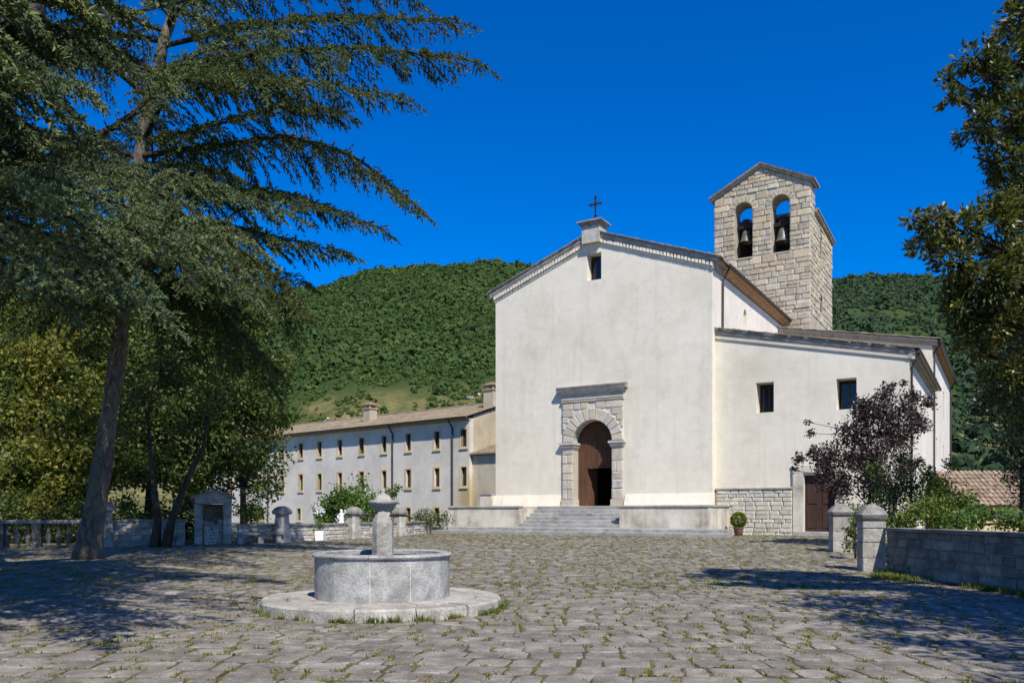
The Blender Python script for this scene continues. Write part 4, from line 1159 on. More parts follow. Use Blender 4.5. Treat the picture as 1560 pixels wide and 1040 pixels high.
mz = t.node('ShaderNodeMapRange'); t.l.new(sp_.outputs[2], mz.inputs[0]); mz.inputs[1].default_value = 6.5; mz.inputs[2].default_value = 2.5
sm = t.math('ADD', t.math('MULTIPLY', mr.outputs[0], mz.outputs[0]), t.math('MULTIPLY', t.math('SUBTRACT', t.noise(.5, 7, .7), .5), .9))
c = t.mix(t.ramp(sm, ramp01(.35, .8)), c, (.44, .35, .20, 1))         # ochre damp stain at the near corner
vm = t.ramp(t.noise(1.0, 6, .6, vec=t.map(t.pos, (2.4, 2.4, .2))), ramp01(.56, .8)); c = t.mix(t.math('MULTIPLY', vm, .25), c, (.36, .34, .30, 1))
t.bump(t.noise(20, 6, .7), .2, .02)
M['convent'] = t.done(c, .93, .15)
CL = 37.0; CE = 8.75; CD = 10.0; CR = 10.35
wl_ = [.56, 3.43, 6.65, 9.56, 12.4, 15.3, 18.15, 20.9, 23.8, 26.7, 29.6, 32.5]
rows = [(6.60, 7.90), (3.62, 5.04)]
hol = [rect_loop(-l - .28, -l + .28, z0, z1) for l in wl_ for z0, z1 in rows]
base = [3.43, 6.65, 21.2, 24.1, 27.0]
hol += [rect_loop(-l - .25, -l + .25, .9, 1.95) for l in base]
MB().wall([(-CL, -.2), (0, -.2), (0, CE), (-CL, CE)], hol, 0, .45).build('front_wall', M['convent'], cv)
MB().wall([(.452, -.2), (CD, -.2), (CD, CE), (CD / 2, CR), (.452, CE + .2)], (), -.002, -.5, lambda x, y, z: (y, x, z)).build('end_wall', M['ochre'], cv)
MB().wall([(.452, -.2), (CD, -.2), (CD, CE), (CD / 2, CR), (.452, CE + .2)], (), -CL + .5, -CL + .002, lambda x, y, z: (y, x, z)).build('end_wall', M['ochre'], cv)
MB().box(-CL, 0, CD - .4, CD, -.2, CE).build('back_wall', M['ochre'], cv)
MB().box(-CL + .6, -.6, 1.6, 1.7, -.2, CE).build('dark_room_backing', M['interior'], cv)  # near-black panel behind the windows, standing in for dark rooms
def cwin(l, z0, z1, hw):
    w = window(cv, -l - hw, -l + hw, z0, z1, .2, .05, 'curtain', 'shutter', True)
    mb = MB(); e = .14
    mb.box(-l - hw - e, -l - hw, -.03, .19, z0 - e, z1 + e).box(-l + hw, -l + hw + e, -.03, .19, z0 - e, z1 + e)
    mb.box(-l - hw, -l + hw, -.028, .19, z1, z1 + e - .002).box(-l - hw, -l + hw, -.028, .19, z0 - e + .002, z0)
    mb.build('window_surround', M['frame_ochre'], w)
    MB().box(-l - hw - e - .03, -l + hw + e + .03, -.09, -.03, z0 - e - .07, z0 - e + .0).build('window_sill', M['frame_ochre'], w)
for l in wl_:
    for z0, z1 in rows: cwin(l, z0, z1, .28)
for l in base: cwin(l, .9, 1.95, .25)
MB().sweep([-CL, .05], [(.1, 0), (-.12, 0), (-.16, .1), (-.34, .13), (-.36, .2), (.1, .2)], lambda p, q: (p, q[0], CE - .2 + q[1])).build('eave_moulding', M['cornice'], cv)
rf = tile_roof(cv, 'roof', -CL - .1, .25, -.55, CD / 2, CE - .02, CR + .1, M['tile'], None, .26, .42, .05)
tile_roof(cv, 'roof', -CL - .1, .25, CD + .5, CD / 2, CE - .02, CR + .1, M['tile'], None, .26, .8, .05)
mb = MB(); mb.tube([(-CL, CD / 2, CR + .16), (.28, CD / 2, CR + .16)], [.14, .14], 8); mb.build('ridge_tiles', M['tile'], rf)
MB().sweep([-CL, .2], [(-.56, -.06), (-.66, -.04), (-.68, .06), (-.6, .08), (-.55, .04)], lambda p, q: (p, q[0], CE + q[1])).build('gutter', M['pipe'], cv)
for l in (8.46, 1.7, 26.0):
    mb = MB(); mb.tube([(-l, -.6, CE - .05), (-l, -.35, CE - .35), (-l, -.09, CE - .7), (-l, -.09, -.1)], [.07] * 4, 8); mb.build('downpipe', M['pipe'], cv, smooth='auto')
def chimney(x, d, z0, z1, w):
    c_ = MB().box(x - w, x + w, d - w, d + w, z0, z1).build('chimney', M['ochre'], rf)
    MB().box(x - w - .08, x + w + .08, d - w - .08, d + w + .08, z1, z1 + .1).build('chimney_band', M['brick'], c_)
    for sx in (-1, 0, 1):
        for sy in (-1, 1):
            MB().box(x + sx * (w - .06) - .06, x + sx * (w - .06) + .06, d + sy * (w - .06) - .06, d + sy * (w - .06) + .06, z1 + .1, z1 + .38).build('chimney_post', M['ochre'], c_)
    MB().box(x - w - .12, x + w + .12, d - w - .12, d + w + .12, z1 + .38, z1 + .46).build('chimney_lid', M['brick'], c_)
    mb = MB(); mb.box(x - w - .1, x + w + .1, d - w - .1, d + w + .1, z1 + .46, z1 + .72, None, .85); mb.build('chimney_roof', M['tile'], c_)
chimney(-14.1, 2.4, 9.2, 10.7, .42)
chimney(.55 - 1.2, 3.4, 9.4, 11.2, .5)
cv.scale = (CVS, CVS, CVS)
# lean-to against the near end
lt = thing('lean_to', 'low ochre stained lean-to between the convent and the church', 'building', CVO, -CV_A)
lt.scale = (CVS, CVS, CVS)
MB().box(.01, 6.0, .35, 4.0, -.2, 5.9).build('wall', M['ochre'], lt)
tile_roof(lt, 'roof', .02, 6.2, .0, 4.0, 5.98, 7.2, M['tile'], None, .26, .42, .05)

# ------------------------------------------------------------------ low walls, pillars, shrine, balustrade on the left
def seg(p, q):
    d = Vector((q[0] - p[0], q[1] - p[1], 0)); return math.atan2(d.y, d.x), d.length
lw = thing('low_rubble_wall', 'low pale rubble wall with dark coping closing the plaza before the convent', 'wall')
rw = random.Random(31)
WT = 1.12
for p, q in zip(LOWWALL[2:-1], LOWWALL[3:]):
    rot, L = seg(p, q); z0 = g(p[1]) - .05
    Mx = Matrix.Translation((p[0], p[1], 0)) @ Matrix.Rotation(rot, 4, 'Z')
    MB().box(-.02, L + .02, .06, .42, z0, WT - .08, Mx).build('wall_core', M['mortar'], lw)
    lay(lw, courses(0, L, z0, WT - .08, (.11, .2), (.18, .46), rw, None, .012), .0, .12, M['rubble'], rot, (p[0], p[1], 0), jit=.02, rnd=rw)
    x = -.03
    while x < L:
        w = min(rw.uniform(.7, 1.2), L + .03 - x); MB().box(x + .004, x + w - .004, -.06, .48, WT - .08, WT + rw.uniform(-.008, .008), Mx).build('coping_slab', M['cap'], lw); x += w
lw2 = thing('low_weathered_wall', 'dark weathered block wall in tree shade left of the stone shrine', 'wall')
p, q = (-15.1, 31.2), (-12.9, 32.4)
rot, L = seg(p, q); Mx = Matrix.Translation((p[0], p[1], 0)) @ Matrix.Rotation(rot, 4, 'Z')
MB().box(0, L, .06, .42, .2, 1.25, Mx).build('wall_core', M['mortar'], lw2)
lay(lw2, courses(0, L, .25, 1.25, (.2, .3), (.35, .7), rw, None, .012), .0, .12, M['pier'], rot, (p[0], p[1], 0), jit=.02, rnd=rw)
MB().box(-.02, L + .02, -.05, .46, 1.25, 1.33, Mx).build('coping_slab', M['cap'], lw2)

def round_pillar(x, y, top, w, label, group='pillars along the low wall'):
    z0 = g(y) - .05; o = thing('stone_pillar', label, 'pillar', (x, y, z0), rw.uniform(-.1, .1) - .5, group)
    H = top - z0
    loft([(0, w * 1.08), (H * .3, w), (H * .62, w * .9), (H - .36, w * .82)], 0, .3).build('shaft', M['pier'], o, smooth='auto')
    loft([(H - .36, w * .9), (H - .33, w * 1.22), (H - .25, w * 1.30), (H - .2, w * 1.26), (H - .1, w * 1.0), (H - .03, w * .6), (H, w * .2)], 0, .34).build('cap', M['cap'], o, smooth='auto')
round_pillar(-9.52, 34.0, 1.86, .27, 'stone pillar with domed cap beside the bench, half in tree shade')
round_pillar(-7.25, 37.6, 1.86, .27, 'stone pillar with domed cap just left of the fountain pedestal')
round_pillar(-5.62, 41.1, 1.84, .27, 'stone pillar with domed cap just right of the fountain pedestal')
round_pillar(-15.35, 30.9, 2.0, .27, 'stone pillar with pointed cap at the end of the balustrade behind the trunk')

# wayside shrine
sh = thing('stone_shrine', 'small gabled stone shrine with a dark niche set in the wall', 'shrine', (-12.0, 33.0, g(33) - .03), R(20))
lay(sh, courses(-.72, -.40, 0, 1.62, (.3, .45), (.3, .4), rw, None, .012), -.35, .1, M['pier'], name='jamb_stone', rnd=rw)
lay(sh, courses(.36, .70, 0, 1.62, (.3, .45), (.3, .4), rw, None, .012), -.35, .1, M['pier'], name='jamb_stone', rnd=rw)
MB().box(-.71, -.41, -.27, .45, 0, 1.62).box(.37, .69, -.27, .45, 0, 1.62).build('jamb_core', M['pier'], sh)
MB().box(-.72, -.58, .45, 1.0, 0, 1.62).box(.56, .70, .45, 1.0, 0, 1.62).box(-.58, .56, .9, 1.0, 0, 1.62).build('niche_wall', M['pier'], sh)
lay(sh, courses(-.40, .05, 0, .95, (.2, .34), (.2, .4), rw, None, .012), -.2, .1, M['wallblock'], name='front_stone', rnd=rw)
MB().box(-.4, .05, -.12, .2, 0, .94).build('front_core', M['mortar'], sh)
mb = MB(); mb.box(.08, .30, -.2, .05, 0, 1.0, Matrix.Rotation(R(3), 4, 'Y'), .2); mb.build('upright_slab', M['cap'], sh)
lay(sh, [(-.36, 1.74, .7, .22), (.35, 1.74, .7, .22)], -.38, .1, M['pier'], name='lintel_stone', rnd=rw)
MB().box(-.71, .69, -.3, .95, 1.63, 1.848).build('lintel_core', M['pier'], sh)
MB().wall([(-.72, 1.85), (.70, 1.85), (.0, 2.12)], (), -.36, .95).build('pediment', M['pier'], sh)
MB().sweep([(-.86, 1.80), (0, 2.12), (.84, 1.80)], [(-.5, 0), (1.05, 0), (1.05, .09), (-.5, .09)], fnp).build('roof_slab', M['cap'], sh)
bn = thing('stone_bench', 'long stone bench in shade between the shrine and a pillar', 'bench', (-11.15, 32.95, g(33) - .03), R(28))
MB().box(0, 1.9, -.35, .12, .38, .48).build('seat', M['cap'], bn)
for x in (.12, .9, 1.6): MB().box(x, x + .2, -.28, .08, 0, .379).build('leg', M['pier'], bn)
bn = thing('stone_bench', 'low block bench against the wall left of the shrine', 'bench', (-12.95, 32.2, g(32.2) - .03), R(28))
MB().box(-.9, .1, -.25, .15, .40, .48).build('seat', M['cap'], bn)
lay(bn, courses(-.88, .08, 0, .40, (.18, .22), (.22, .4), rw, None, .01), -.2, .1, M['wallblock'], name='seat_block', rnd=rw)
MB().box(-.88, .08, -.12, .12, 0, .39).build('seat_core', M['mortar'], bn)

# balustrade
p, q = (-26.0, 27.2), (-15.6, 30.7)
rot, L = seg(p, q)
ba = thing('balustrade', 'weathered stone balustrade with pear-shaped balusters under the trees', 'balustrade', (p[0], p[1], g(29) - .05), rot)
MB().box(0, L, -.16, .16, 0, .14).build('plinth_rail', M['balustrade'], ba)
MB().sweep([0, L], [(-.17, .98), (.17, .98), (.19, 1.03), (.19, 1.09), (.15, 1.12), (-.15, 1.12), (-.19, 1.09), (-.19, 1.03)], lambda p_, q_: (p_, q_[0], q_[1])).build('hand_rail', M['cap'], ba)
bprof = [(.10, .14), (.10, .20), (.07, .23), (.06, .27), (.10, .36), (.125, .46), (.11, .56), (.07, .68), (.05, .78), (.05, .84), (.08, .87), (.09, .92), (.09, .98)]
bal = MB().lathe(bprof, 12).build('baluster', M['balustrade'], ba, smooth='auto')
bal.location = (.4, 0, 0); x = .73
posts = (L - 5.6, L - 3.1, L - 1.9)
while x < L - .2:
    if min(abs(x - t_) for t_ in posts) > .22:
        c_ = bal.copy(); COL.objects.link(c_); c_.location = (x, 0, 0); c_.rotation_euler = (0, 0, rw.uniform(0, 3))
    x += .335
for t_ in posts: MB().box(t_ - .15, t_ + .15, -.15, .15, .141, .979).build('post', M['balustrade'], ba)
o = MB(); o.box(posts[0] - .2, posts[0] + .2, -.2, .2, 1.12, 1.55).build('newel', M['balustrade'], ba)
loft([(1.55, .2), (1.58, .26), (1.66, .26), (1.8, .04)], 0, .1).build('newel_cap', M['cap'], ba).location = (posts[0], 0, 0)

# white pot with flowers, and a small statue on the wall
pt = thing('white_flower_pot', 'white square pot with a tall white-flowered stem before the low wall', 'flower pot', (-8.3, 36.1 - .6, g(35.5)))
MB().box(-.17, .17, -.17, .17, 0, .42, None, -.12).build('pot', M['white'], pt)
mb = MB(); mb.tube([(0, 0, .4), (.03, 0, .8), (-.01, 0, 1.25)], [.02, .016, .012], 6); mb.build('stem', M['twig'], pt)
def leafset(c, n, r, L, Wd, up=0.3, flat=1.0):
    pos = np.array(c) + RNG.normal(size=(n, 3)) * np.array([r, r, r * flat]); return leaf_quads(pos, L, Wd, up)
def leaf_quads(pos, L, Wd, up=0.3, axis=None, fold=0.25):
    """one folded diamond leaf per point"""
    n = len(pos)
    ax = RNG.normal(size=(n, 3)) if axis is None else axis + RNG.normal(size=(n, 3)) * 0.5
    ax /= np.linalg.norm(ax, axis=1, keepdims=True) + 1e-9
    nr = RNG.normal(size=(n, 3)); nr[:, 2] += up * 3
    sd = np.cross(ax, nr); sd /= np.linalg.norm(sd, axis=1, keepdims=True) + 1e-9
    nn = np.cross(sd, ax)
    L = (L * RNG.uniform(0.65, 1.3, n))[:, None]; Wd = (Wd * RNG.uniform(0.7, 1.25, n))[:, None]
    tip = pos + ax * L; mid = pos + ax * L * 0.45
    V = np.stack([pos, mid + sd * Wd + nn * Wd * fold, tip, mid - sd * Wd + nn * Wd * fold], 1).reshape(-1, 3)
    b = np.arange(n)[:, None] * 4
    return V, np.concatenate([b + np.array([[0, 1, 2]]), b + np.array([[0, 2, 3]])], 0)
V, Fq = leafset((0, 0, .62), 120, .1, .1, .03); np_mesh('leaves', V, Fq, M['bushleaf'], pt, 'stuff')
V, Fq = leafset((0, 0, 1.28), 160, .085, .09, .04); np_mesh('flowers', V, Fq, M['white'], pt, 'stuff')
stt = thing('white_statuette', 'small white figure standing on the low wall between the pot and a pillar', 'statuette', (-7.72, 37.15, WT))
MB().lathe([(.14, 0), (.14, .06), (.10, .08), (.12, .2), (.10, .34), (.12, .42), (.05, .47)], 12).build('body', M['white'], stt, smooth='auto')
mb = MB(); mb.lathe([(.01, -.075), (.055, -.05), (.07, 0), (.055, .05), (.01, .075)], 12, (0, 0, .55)); mb.tube([(.09, 0, .4), (.2, -.03, .47), (.16, -.06, .6)], [.035, .03, .025], 6).tube([(-.09, 0, .4), (-.17, -.04, .28), (-.1, -.08, .2)], [.035, .03, .025], 6); mb.build('head_and_arms', M['white'], stt, smooth='auto')

# ------------------------------------------------------------------ garden wall and gate pillars on the right
gw = thing('garden_wall', 'dark shaded block wall of squared stones right of the gate pillar', 'wall')
p, q = (9.62, 21.15), (10.25, 12.5)
rot, L = seg(p, q); Mx = Matrix.Translation((p[0], p[1], 0)) @ Matrix.Rotation(rot, 4, 'Z')
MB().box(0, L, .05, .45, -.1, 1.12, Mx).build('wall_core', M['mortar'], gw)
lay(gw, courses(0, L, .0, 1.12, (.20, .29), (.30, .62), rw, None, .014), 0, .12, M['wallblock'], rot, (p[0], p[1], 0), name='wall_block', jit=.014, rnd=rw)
x = -.02
while x < L:
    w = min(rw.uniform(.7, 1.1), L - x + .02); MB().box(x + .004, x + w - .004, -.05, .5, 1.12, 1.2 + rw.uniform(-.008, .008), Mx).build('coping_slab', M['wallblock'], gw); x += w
def gate_pillar(x, y, top, w, rot, label):
    z0 = g(y) - .05; H = top - z0
    o = thing('gate_pillar', label, 'pillar', (x, y, z0), rot, 'gate pillars')
    z = 0; k = 0
    while z < H - .5:
        h = min(rw.uniform(.3, .46), H - .45 - z)
        if H - .45 - z - h < .15: h = H - .45 - z
        e = .012 + rw.uniform(-.006, .006)
        if rw.random() < .5 or h < .2:
            loft([(z + .006, w - .012), (z + .02, w + e), (z + h - .02, w + e), (z + h - .006, w - .012)], 0, .06).build('pillar_block', M['pier'], o)
        else:
            xm = w * rw.uniform(-.2, .3)
            MB().box(-w - e, xm - .005, -w - e, w + e, z + .006, z + h - .006).build('pillar_block', M['pier'], o)
            MB().box(xm + .005, w + e, -w - e + .006, w + e - .006, z + .006, z + h - .006).build('pillar_block', M['pier'], o)
        z += h
    MB().box(-w + .02, w - .02, -w + .02, w - .02, 0, H - .44).build('pillar_core', M['mortar'], o)
    loft([(H - .45, w * .98), (H - .42, w * 1.08), (H - .37, w * 1.2), (H - .28, w * 1.25), (H - .25, w * 1.18), (H - .2, w * 1.08), (H - .1, w * .78), (H - .03, w * .42), (H, w * .08)], 0, .1).build('cap', M['cap'], o, smooth='auto')
gate_pillar(9.38, 21.45, 1.82, .27, R(-8), 'near stone gate pillar with domed cap at the end of the garden wall')
gate_pillar(11.32, 28.3, 1.90, .30, R(-8), 'far stone gate pillar with domed cap in front of the purple tree')

# small tiled house beyond the garden
hs0 = thing('small_house', 'low house with a red tiled roof beyond the garden on the right', 'house', (24.0, 44.0, 0), R(-4))
MB().box(.4, 9.5, .5, 6.0, .2, 1.95).build('wall', M['frame_ochre'], hs0)
MB().wall([(.5, 1.9), (6.0, 1.9), (3.2, 3.75)], (), .42, .7, lambda x, y, z: (y, x, z)).build('gable', M['frame_ochre'], hs0)
rfh = MB().add([(0, 0, 1.88), (10, 0, 1.88), (10, 3.2, 3.85), (0, 3.2, 3.85), (0, 6.4, 1.88), (10, 6.4, 1.88)], [(0, 1, 2, 3), (3, 2, 5, 4)]).build('roof', M['redtile'], hs0)
def barrel(r0, r1, L):
    mb = MB(); n = 5; vs = []
    for r_, y, z in ((r0, 0, .03), (r1, L, 0)):
        for rr, s in ((r_, 0), (r_ - .02, 1)):
            for k in range(n + 1):
                w = math.pi * k / n; vs.append((rr * math.cos(w), y, z + rr * math.sin(w) * .8))
    m = n + 1; fs = []
    for k in range(n):
        fs += [(k, k + 1, 2 * m + k + 1, 2 * m + k), (m + k, 3 * m + k, 3 * m + k + 1, m + k + 1), (k, m + k, m + k + 1, k + 1)]
    mb.add(vs, fs); ob = mb.build('tile', M['redtile'], rfh); return ob
bt = barrel(.14, .115, .50); sl_ = math.atan2(1.97, 3.2)
first = True
for r_ in range(9):
    for k in range(20):
        ob = bt if first else bt.copy()
        if not first: COL.objects.link(ob)
        first = False
        y = r_ * .355; ob.location = (.14 + k * .265 + rw.uniform(-.02, .02), y - .08, 1.90 + (y - .05) * 1.97 / 3.2 + .03 + rw.uniform(0, .02)); ob.rotation_euler = (sl_, rw.uniform(-.05, .05), rw.uniform(-.04, .04))

# ------------------------------------------------------------------ trees and plants
def clump_pts(c, r, n, flat=0.85, sub=9, tight=0.34):
    """points gathered in sub-clumps over an ellipsoid: dense knots, ragged outline, gaps between"""
    d = RNG.normal(size=(sub, 3)); d /= np.linalg.norm(d, axis=1, keepdims=True)
    cc = d * (r * RNG.uniform(0.35, 0.95, (sub, 1))) * np.array([1, 1, flat])
    k = RNG.integers(0, sub, n)
    return np.array(c) + cc[k] + np.clip(RNG.normal(size=(n, 3)), -1.9, 1.9) * r * tight * np.array([1, 1, flat])

def tree(name, label, cat, trunk, clumps, per, leaf, mat, bark, group=None, trad=(.16, .05), up=0.35, flat=.85, stray=0, sub=9, tight=.34, axis_out=False):
    """trunk: list of points; clumps: (centre, radius); per: leaves per square metre of clump section"""
    root = thing(name, label, cat, trunk[0], 0, group)
    off = Vector(trunk[0])
    tb = MB(); n = len(trunk)
    rr = [trad[0] * (1 - i / (n - 1)) + trad[1] * i / (n - 1) for i in range(n)]; rr[0] *= 1.25
    tb.tube([Vector(p) - off for p in trunk], rr, 9)
    tr_ = tb.build('trunk', bark, root, smooth=True)
    lb = MB(); parts = []
    T = [Vector(p) for p in trunk]
    for c, r in clumps:
        c = Vector(c)
        b = min(T[1:], key=lambda p: (p - c).length + max(0, p.z - c.z) * 1.5)
        m = (b + c) / 2 + Vector((random.gauss(0, .12), random.gauss(0, .12), .1)) * r
        lb.tube([b - off, m - off, c - off], [trad[1] * .8 + .01, trad[1] * .5 + .006, .008], 5)
        for k in range(7):
            d = Vector(RNG.normal(size=3)).normalized() * r * random.uniform(.6, 1.05); d.z *= flat
            lb.tube([c - off - (c - m) * .2, c + d * .5 - off + Vector((0, 0, .03)), c + d - off], [trad[1] * .28 + .006, .009, .004], 4, False)
        num = int(per * r * r)
        pos = clump_pts(c - off, r, num, flat, sub, tight)
        ax = None
        if axis_out: ax = pos - np.array(c - off); ax /= np.linalg.norm(ax, axis=1, keepdims=True) + 1e-9
        parts.append(leaf_quads(pos, leaf[0], leaf[1], up, ax))
    lb.build('branches', bark, root, smooth=True, fix=False, kind='stuff')
    V, Fq = join_np(parts)
    np_mesh('crown', V, Fq, mat, root)
    return root

def cl(*a): return [(P(u, v, Y), r) for u, v, Y, r in a]

# cedars: limbs carry drooping side branches, these carry short twigs with needle brushes
class Cedar:
    def __init__(self):
        self.tp, self.td, self.tl, self.co = [], [], [], []; self.wood = MB(); self.coarse = 0
    def limb(self, pts, r0, slen=1.5, step=0.27, droop=0.45, start=0.12, twig=(.16, .34)):
        pts = [Vector(p) for p in pts]
        res = []
        for a, b in zip(pts[:-1], pts[1:]):
            n = max(1, int((b - a).length / step))
            for k in range(n): res.append(a.lerp(b, k / n))
        res.append(pts[-1]); N = len(res)
        # smooth
        for _ in range(4): res = [res[0]] + [(res[i - 1] + res[i] * 2 + res[i + 1]) / 4 for i in range(1, N - 1)] + [res[-1]]
        self.wood.tube(res[::2] + [res[-1]], [max(.008, r0 * (1 - .93 * i / (len(res[::2])))) for i in range(len(res[::2]) + 1)], 6, False)
        for i in range(1, N):
            tt = i / (N - 1)
            if tt < start: continue
            f = (res[i] - res[i - 1]).normalized()
            sidev = f.cross(Vector((0, 0, 1)))
            if sidev.length < .1: sidev = Vector((1, 0, 0))
            sidev.normalize()
            L = slen * min(1.0, .45 + tt * 1.6) * (1.12 - tt ** 2 * .95)
            for _ in range(4):      # short twigs clothe the limb itself
                td = (f * .5 + Vector((random.gauss(0, .6), random.gauss(0, .6), random.uniform(-.3, .8)))).normalized()
                self.tp.append(tuple(res[i] + f * random.uniform(-.12, .12))); self.td.append(tuple(td)); self.tl.append(random.uniform(*twig)); self.co.append(self.coarse)
            for s in (-1, 1):
                if random.random() < .12: continue
                d = (sidev * s * random.uniform(.6, 1) + f * random.uniform(.35, .9) + Vector((0, 0, random.uniform(-.25, .12)))).normalized()
                self.second(res[i] + f * random.uniform(-.1, .1), d, L * random.uniform(.6, 1.15), droop, twig)
        d = (res[-1] - res[-2]).normalized(); self.second(res[-1], d, slen * .4, droop * .6, twig)
    def second(self, p, d, L, droop, twig):
        n = max(2, int(L / (.15 if self.coarse < 2 else .11))); st_ = L / n; line = [p.copy()]
        for k in range(n):
            d = (d + Vector((random.gauss(0, .07), random.gauss(0, .07), -droop * st_ * random.uniform(.4, 1.5) * 1.25))).normalized()
            p = p + d * st_; line.append(p.copy())
            sv = d.cross(Vector((0, 0, 1)))
            if sv.length < .15: sv = Vector((random.gauss(0, 1), random.gauss(0, 1), 0))
            sv.normalize()
            for s in (-1, 1):
                td = (d * .75 + sv * s * random.uniform(.5, 1) + Vector((0, 0, random.uniform(-.55, .15)))).normalized()
                self.tp.append(tuple(p)); self.td.append(tuple(td)); self.tl.append(random.uniform(*twig) * (1.1 - .55 * k / n)); self.co.append(self.coarse)
        self.tp.append(tuple(p)); self.td.append(tuple(d)); self.tl.append(twig[1] * .8); self.co.append(self.coarse)
        self.wood.tube([line[0], line[len(line) // 2], line[-1]], [.013, .009, .004], 3, False)
    def needles(self, per=7, ln=.10, wd=.016, which=0):
        m_ = np.array(self.co) == which
        tp, td, tl = np.array(self.tp)[m_], np.array(self.td)[m_], np.array(self.tl)[m_][:, None]
        out = []
        n = len(tp)
        for k in range(per):
            f = (k + RNG.uniform(0, 1, (n, 1))) / per
            pos = tp + td * tl * f; pos[:, 2] -= (f[:, 0] ** 2) * tl[:, 0] * .25
            rad = RNG.normal(size=(n, 3)); rad[:, 2] += .35
            ax = td * .75 + rad / (np.linalg.norm(rad, axis=1, keepdims=True) + 1e-9) * .75
            ax /= np.linalg.norm(ax, axis=1, keepdims=True)
            sd = np.cross(ax, RNG.normal(size=(n, 3))); sd /= np.linalg.norm(sd, axis=1, keepdims=True) + 1e-9
            L = ln * RNG.uniform(.7, 1.3, (n, 1)); Wd = wd * RNG.uniform(.8, 1.3, (n, 1))
            out.append(np.stack([pos + sd * Wd - ax * L * .2, pos - sd * Wd - ax * L * .2, pos + ax * L * .8], 1).reshape(-1, 3))
        V = np.concatenate(out); return V, np.arange(len(V)).reshape(-1, 3)

def cedar_tree(name, label, trunk, rad, limbs, mat, auto=0, arange=(.45, .98), alen=(3.5, 6.5), ln=.10, wd=.016, per=7, seed=1):
    random.seed(seed)
    root = thing(name, label, 'cedar', trunk[0], 0, 'cedars')
    off = Vector(trunk[0])
    T = [Vector(p) for p in trunk]
    fine = []; fr = []
    for i in range(len(T) - 1):
        for k in range(5): fine.append(T[i].lerp(T[i + 1], k / 5)); fr.append(rad[i] + (rad[i + 1] - rad[i]) * k / 5)
    fine.append(T[-1]); fr.append(rad[-1])
    for _ in range(3): fine = [fine[0]] + [(fine[i - 1] + fine[i] * 2 + fine[i + 1]) / 4 for i in range(1, len(fine) - 1)] + [fine[-1]]
    tb = MB(); tb.tube([p - off for p in fine], fr, 14)
    vs = []
    for x, y, z in tb.v:
        d = noise.noise((x * 2.5, y * 2.5, z * .8)) * .07 + noise.noise((x * 7, y * 7, z * 2.2)) * .035; vs.append((x + d, y + d * .7, z))
    tb.v = vs
    tb.build('trunk', M['cedarbark'], root, smooth=True)
    c_ = Cedar()
    for pts, r0, sl, dr, *fl in limbs:
        c_.coarse = fl[0] if fl else 0
        c_.limb(pts, r0 * .75, sl, .23 if c_.coarse < 2 else .2, dr, .12, (.16, .34) if c_.coarse < 2 else (.11, .24))
    c_.coarse = 0
    for k in range(auto):
        tt = arange[0] + (arange[1] - arange[0]) * (k + random.random() * .6) / auto
        b = fine[int(tt * (len(fine) - 1))]; a_ = k * 2.399 + random.uniform(-.4, .4)
        L = random.uniform(*alen) * (1.1 - .5 * (tt - arange[0]) / (1 - arange[0]))
        d = Vector((math.cos(a_), math.sin(a_), 0))
        c_.limb([b, b + d * L * .3 + Vector((0, 0, L * .1)), b + d * L * .65 + Vector((0, 0, L * .08)), b + d * L + Vector((0, 0, -L * .08))], .09, 1.3, .3, .5)
    c_.wood.v = [(x - off.x, y - off.y, z - off.z) for x, y, z in c_.wood.v]
    c_.wood.build('branches', M['twig'], root, smooth=True, fix=False, kind='stuff')
    V, Fq = join_np([c_.needles(*a_, k) for k, a_ in ((0, (per, ln, wd)), (1, (9, .13, .03)), (2, (23, .05, .0112))) if k in c_.co])
    np_mesh('crown', V - np.array(off), Fq, mat, root)
    return root

